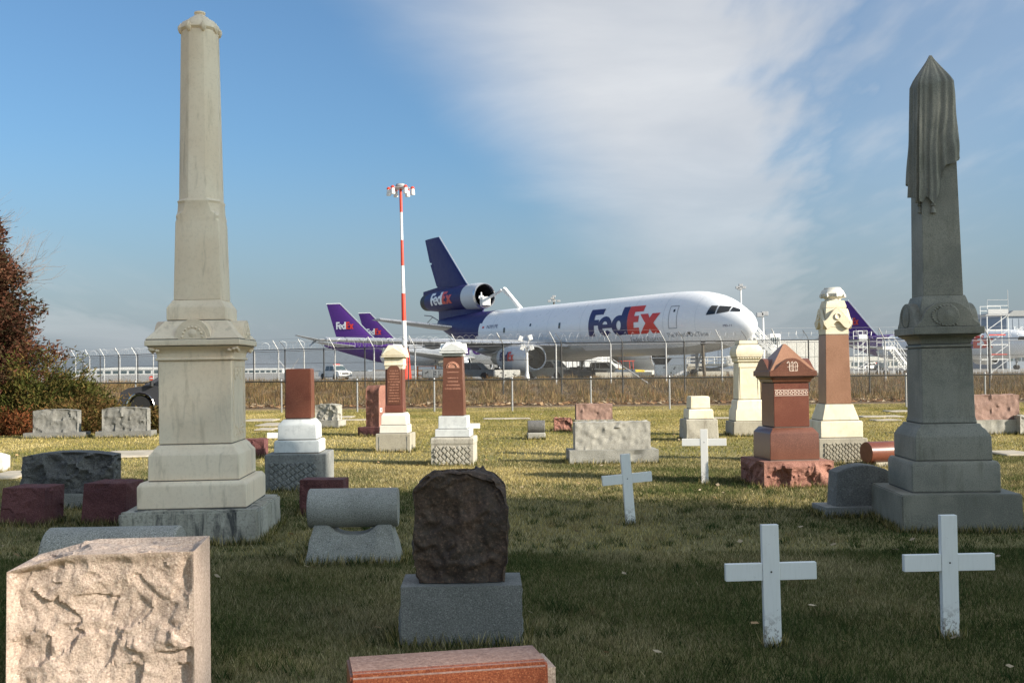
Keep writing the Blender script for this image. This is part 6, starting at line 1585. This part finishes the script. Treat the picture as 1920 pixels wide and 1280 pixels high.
c_ = lb_(bk) + Vector((.45, 0, -.25)); mb = MB().box(c_, (1.0, .9, 1.1)); mb.bevel(.05); mb.build('bucket', M['white'], BL)
mb = MB().box((0, 0, .9), (4.6, 2.2, .9)); mb.bevel(.08); mb.cyl((0, 0, 1.3), (0, 0, 1.8), .6, n=14); mb.build('chassis', M['white'], BL)
for sx in (-1.6, 1.6):
    for sy in (-1, 1): wheel(BL, sx, sy, .5, .3)
# worker in the bucket
wk_ = c_ + off + Vector((-.62, -.1, .22)); PW = thing('person', 'worker in pale clothes standing at the raised bucket rail', 'person', wk_)
mb = MB(); rg = []
for z, a, b_ in ((-.75, .15, .11), (-.3, .17, .12), (.05, .18, .13), (.35, .24, .14), (.50, .20, .12), (.56, .07, .07), (.62, .075, .085), (.72, .095, .11), (.84, .085, .10), (.90, .03, .04)):
    rg.append([Vector((a * math.cos(2 * math.pi * k / 12), b_ * math.sin(2 * math.pi * k / 12), z)) for k in range(12)])
mb.loft(rg)
for s_ in (-1, 1): mb.tube([(s_ * .22, 0, .44), (s_ * .30, -.12, .15), (s_ * .16, -.32, .12)], [.065, .055, .04], 8)
mb.build('body', M['white'], PW, smooth=R(60))

# ------------------------------------------------------------------ far buildings
def term(label, x0, x1, D, ytop, mat, arch=0.0, rz=0, name='terminal_building', cat='building', win=8, depth=30):
    a, b_ = spot_on(x0, D), spot_on(x1, D); w_ = b_.x - a.x; h = P((x0 + x1) / 2, ytop, D).z - AP
    t_ = thing(name, label, cat, ((a.x + b_.x) / 2, D, AP), R(rz))
    poly = [(-w_ / 2, 0), (w_ / 2, 0), (w_ / 2, h * (1 - arch))] + [(w_ / 2 - w_ * i / 12, h * (1 - arch) + h * arch * math.sin(math.pi * i / 12)) for i in range(1, 12)] + [(-w_ / 2, h * (1 - arch))]
    mb = MB().prism(poly, 0, depth); mb.build('wall', mat, t_)
    for i in range(win):
        xx = -w_ / 2 + w_ * (i + .5) / win
        mb = MB().box((xx, -.05, h * .33), (w_ / win * .72, .12, h * .36)); mb.build('window', M['glasslt'], t_)
    mb = MB().box((0, -.1, h * .62), (w_ * .99, .2, h * .06)); mb.build('fascia', M['greypaint'], t_)
    return t_
term('long white terminal with a shallow curved roof beyond the left fence', 135, 345, 520, 688, M['termwhite'], .45, win=14)
term('low white building on the horizon between the pale obelisk and the brown block', 455, 530, 560, 690, M['termwhite'], .1, win=7)
term('small white building right of the terminal with flat roof', 400, 450, 600, 692, M['termwhite'], 0, win=5)
term('long low pale building behind the purple tailed jet', 1580, 1760, 420, 668, M['offwhite'], 0, win=12)
term('low buildings far beyond the pickup truck', 560, 690, 900, 694, M['hangar'], .1, win=9)
hg = term('blue grey hangar with a sloped roof at the apron edge', 1888, 2030, 230, 592, M['hangar'], 0, win=10, depth=45, name='hangar')
hx0 = -(spot_on(2030, 230).x - spot_on(1888, 230).x) / 2; hh_ = P(1960, 592, 230).z - AP
mb = MB().prism([(hx0 - .2, hh_), (-hx0, hh_), (-hx0, hh_ + 1.2), (hx0 + 1.5, hh_ + 1.2)], -.4, 45); mb.build('roof', M['greypaint'], hg)
for i in range(12):
    mb = MB().box((hx0 + (-2 * hx0) * (i + .5) / 12, -.06, hh_ * .80), (-2 * hx0 / 12 * .9, .1, hh_ * .3)); mb.build('panel', M['hangar'], hg)
mb = MB(); decal_text(mb, 'FedEx', lambda x, z: Vector((hx0 + 1.6 + x, -.16, z)), 0, hh_ * .72, .9, 2.6); mb.build('lettering', M['apwhite'], hg)
SG = thing('road_sign', 'small round red sign on a post beyond the fence', 'sign', spot_on(284, 95)); hS = P(284, 709, 95).z - AP
mb = MB().cyl((0, 0, 0), (0, 0, hS), .04, n=6); mb.build('post', M['galv'], SG); mb = MB().lathe([(.02, -.03), (.21, -.03), (.21, 0)], 20, (0, -.04, hS), axis='Y'); mb.build('plate', M['red'], SG); mb = MB().box((0, -.085, hS), (.28, .02, .07)); mb.build('bar', M['white'], SG)
# ================================================================== trees
def tufts(name, C, D, n_per, size, cols, parent, spread=.5, thin=.30, droop=0.0, kind=None):
    """sprays of narrow leaf triangles: C centres (m,3), D outward directions (m,3)"""
    m_ = len(C); N = m_ * n_per
    c_ = np.repeat(C, n_per, 0) + RNG.normal(0, spread * size, (N, 3))
    d = np.repeat(D, n_per, 0) + RNG.normal(0, .75, (N, 3)); d[:, 2] -= droop; d /= np.linalg.norm(d, axis=1, keepdims=True) + 1e-9
    L = size * (.5 + RNG.random((N, 1)))
    s_ = np.cross(d, RNG.normal(0, 1, (N, 3))); s_ /= np.linalg.norm(s_, axis=1, keepdims=True) + 1e-9
    V = np.empty((N, 3, 3)); V[:, 0] = c_ - s_ * L * thin; V[:, 1] = c_ + s_ * L * thin; V[:, 2] = c_ + d * L
    cols = np.array(cols); ci = np.repeat(cols[RNG.integers(0, len(cols), m_)], n_per, 0) * (.65 + .7 * RNG.random((N, 1)))
    return tri_mesh(name, V.reshape(-1, 3), np.arange(3 * N).reshape(N, 3), M['leaf'], parent, np.repeat(ci, 3, 0), kind)
def limbs(mb, p, d, L, r, depth, rnd, out, spread=.75, up=.15, kids=(2, 4), taper=.62):
    q = p + d * L; mid = p + d * L * .5 + Vector((rnd.uniform(-1, 1), rnd.uniform(-1, 1), rnd.uniform(-1, 1))) * L * .07
    mb.tube([p, mid, q], [r, r * .84, r * taper], 5 if r > .03 else 3); out.append((q, d, depth))
    if depth == 0: return
    for i in range(rnd.randint(*kids)):
        v = Vector((rnd.gauss(0, 1), rnd.gauss(0, 1), rnd.gauss(0, 1))); nd = (d + v.normalized() * spread + Vector((0, 0, up))).normalized()
        st = p.lerp(q, rnd.uniform(.55, 1.0)); limbs(mb, st, nd, L * rnd.uniform(.62, .85), r * taper * rnd.uniform(.6, .95), depth - 1, rnd, out, spread, up, kids, taper)

# russet cedar at the left edge
def cedar(label, X, Y, h, rad, cols, n, group=None, seed=1, size=.16, name='cedar_tree', skirt=.35, per=26):
    t_ = thing(name, label, 'tree', (X, Y, 0), 0, group); rnd = random.Random(seed)
    mb = MB().tube([(0, 0, -.1), (.05, 0, h * .4), (0, 0, h * .95)], [rad * .07, rad * .05, .02], 8); C = []; Dv = []
    for i in range(n):
        u_ = rnd.random() ** .8; z = skirt + (h - skirt) * u_; a = rnd.uniform(0, 2 * math.pi)
        lob = .78 + .16 * math.sin(a * 5 + z * 3.1) + .14 * math.sin(a * 3 - z * 5.3) + .10 * math.sin(z * 9 + a)
        rr = rad * (1 - u_) ** .72 * lob * rnd.uniform(.55, 1.08) + .05
        C.append((rr * math.cos(a), rr * math.sin(a), z + rnd.uniform(-.1, .1))); Dv.append((math.cos(a), math.sin(a), .25))
        if i % 14 == 0: mb.tube([(0, 0, max(.1, z - rr * .35)), (rr * .55 * math.cos(a), rr * .55 * math.sin(a), z - .12), (rr * .9 * math.cos(a), rr * .9 * math.sin(a), z)], [.035, .022, .008], 4)
    mb.build('trunk', M['bark'], t_); tufts('crown', np.array(C), np.array(Dv), per, size, cols, t_, 1.1, .22); return t_
RC = [(0.085, 0.036, 0.024), (0.11, 0.046, 0.029), (0.060, 0.030, 0.020), (0.13, 0.062, 0.038), (0.045, 0.036, 0.020), (0.065, 0.046, 0.026)]
g = P(-90, 700, 31); cedar('tall russet brown cedar rising above the green junipers', g.x, 31, 7.5, 3.05, RC, 6500, seed=3, size=.125, per=30)
# bare tree behind it
t_ = thing('bare_tree', 'leafless tree with fine pale twigs behind the russet cedar', 'tree', (P(-175, 700, 44).x, 44, 0)); mb = MB(); out = []; rnd = random.Random(12)
mb.tube([(0, 0, -.1), (.1, 0, 2.0), (.0, .1, 3.6)], [.24, .19, .16], 8)
for k in range(8):
    a = k * .8; limbs(mb, Vector((0, 0, 2.6 + .2 * k)), Vector((math.cos(a) * .8, math.sin(a) * .8, .75)).normalized(), 2.5, .11, 5, rnd, out, .62, .12, (2, 3), .70)
mb.build('branches', M['barkpale'], t_)

# low spreading junipers
def juniper(label, x, D, rx, ry, h, cols, n, seed, group='spreading junipers', size=.13, lob=1.0):
    g = P(x, 700, D); t_ = thing('juniper_shrub', label, 'shrub', (g.x, D, 0), 0, group); rnd = random.Random(seed); C = []; Dv = []; mb = MB()
    for i in range(n):
        a = rnd.uniform(0, 2 * math.pi); e = math.asin(rnd.random() ** .9); l = (.72 + .2 * math.sin(a * 4 + seed) * lob + .14 * math.sin(a * 7 + e * 5)) * rnd.uniform(.72, 1.08)
        p = (rx * math.cos(a) * math.cos(e) * l, ry * math.sin(a) * math.cos(e) * l, .06 + h * math.sin(e) * l * (1 + .25 * math.sin(a * 3 + seed))); C.append(p); Dv.append((math.cos(a), math.sin(a), .7 * math.sin(e) + .25))
        if i % 18 == 0: mb.tube([(0, 0, 0), (p[0] * .5, p[1] * .5, p[2] * .6), p], [.03, .02, .006], 4)
    mb.build('stems', M['bark'], t_); tufts('foliage', np.array(C), np.array(Dv), 44, size * .72, cols, t_, 1.5, .20)
JG = [(0.060, 0.068, 0.018), (0.085, 0.085, 0.024), (0.11, 0.095, 0.030), (0.045, 0.050, 0.016), (0.13, 0.085, 0.030)]
JB = [(0.10, 0.075, 0.026), (0.13, 0.085, 0.032), (0.08, 0.070, 0.022), (0.15, 0.085, 0.035), (0.06, 0.050, 0.018)]
RO = [(0.15, 0.050, 0.022), (0.18, 0.068, 0.028), (0.10, 0.042, 0.020), (0.09, 0.055, 0.022)]
juniper('tall green juniper mass under the russet cedar', 40, 30.5, 2.9, 1.7, 1.75, JG, 1500, 1)
juniper('mid green juniper spilling towards the fence', 105, 31.5, 1.7, 1.4, 1.2, JG, 1000, 2)
juniper('brownish low juniper behind the two grey headstones', 150, 30.0, 1.15, 1.0, .62, JB, 800, 3)
juniper('small olive juniper beside the parked car wheel', 272, 29.0, .80, .6, .30, JB, 300, 4)
juniper('low bronze juniper behind the smooth panelled headstone', 120, 29.5, 1.7, .9, .6, JB, 600, 6)
juniper('orange red low shrub at the foot of the junipers', 4, 28.6, 1.0, .5, .36, RO, 260, 5, None)

# big evergreens right of the viewpoint: they stand outside the picture and throw the front graves into shade
def pine(label, X, Y, h, rx, n, seed, z0, group):
    t_ = thing('pine_tree', label, 'tree', (X, Y, 0), 0, group); rnd = random.Random(seed); C = []; Dv = []
    mb = MB().tube([(0, 0, -.1), (.1, .1, h * .5), (0, 0, h * .96)], [.34, .24, .04], 10)
    for k in range(46):
        z = z0 + (h - z0) * (k + .5) / 46; a = k * 2.4; u_ = (z - z0) / (h - z0); rr = rx * (1 - u_ ** 2.4) ** .6 * rnd.uniform(.75, 1.1)
        mb.tube([(0, 0, z - .3), (rr * .6 * math.cos(a), rr * .6 * math.sin(a), z), (rr * math.cos(a), rr * math.sin(a), z + .15)], [.07, .045, .015], 5)
        for q in range(n // 46):
            f = rnd.uniform(.25, 1.02); b_ = a + rnd.gauss(0, .32); C.append((rr * f * math.cos(b_), rr * f * math.sin(b_), z + rnd.gauss(0, .35))); Dv.append((math.cos(b_), math.sin(b_), .3))
    mb.build('trunk', M['bark'], t_); tufts('crown', np.array(C), np.array(Dv), 10, .34, [(0.035, 0.05, 0.018), (0.05, 0.065, 0.022), (0.028, 0.04, 0.016)], t_, 1.2, .22)
hs = Vector((to_sun.x, to_sun.y)).normalized(); hn = Vector((-hs.y, hs.x))
if hn.y < 0: hn = -hn
def shade_spot(nn, s_): return hn * nn + hs * s_
for i, (nn, s_, h, rx, z0) in enumerate(((5.3, 34.0, 22.5, 3.4, 3.0), (10.5, 33.0, 22.5, 2.7, 3.0), (8.3, 38.0, 28.5, 3.0, 6.0))):
    p = shade_spot(nn, s_); pine(['broad dark evergreen casting shade over the front crosses', 'dark evergreen casting shade across the draped obelisk', 'tallest dark evergreen standing behind the other two'][i], p.x, p.y, h, rx, (2400, 2400, 2600)[i], 60 + i, z0, None)
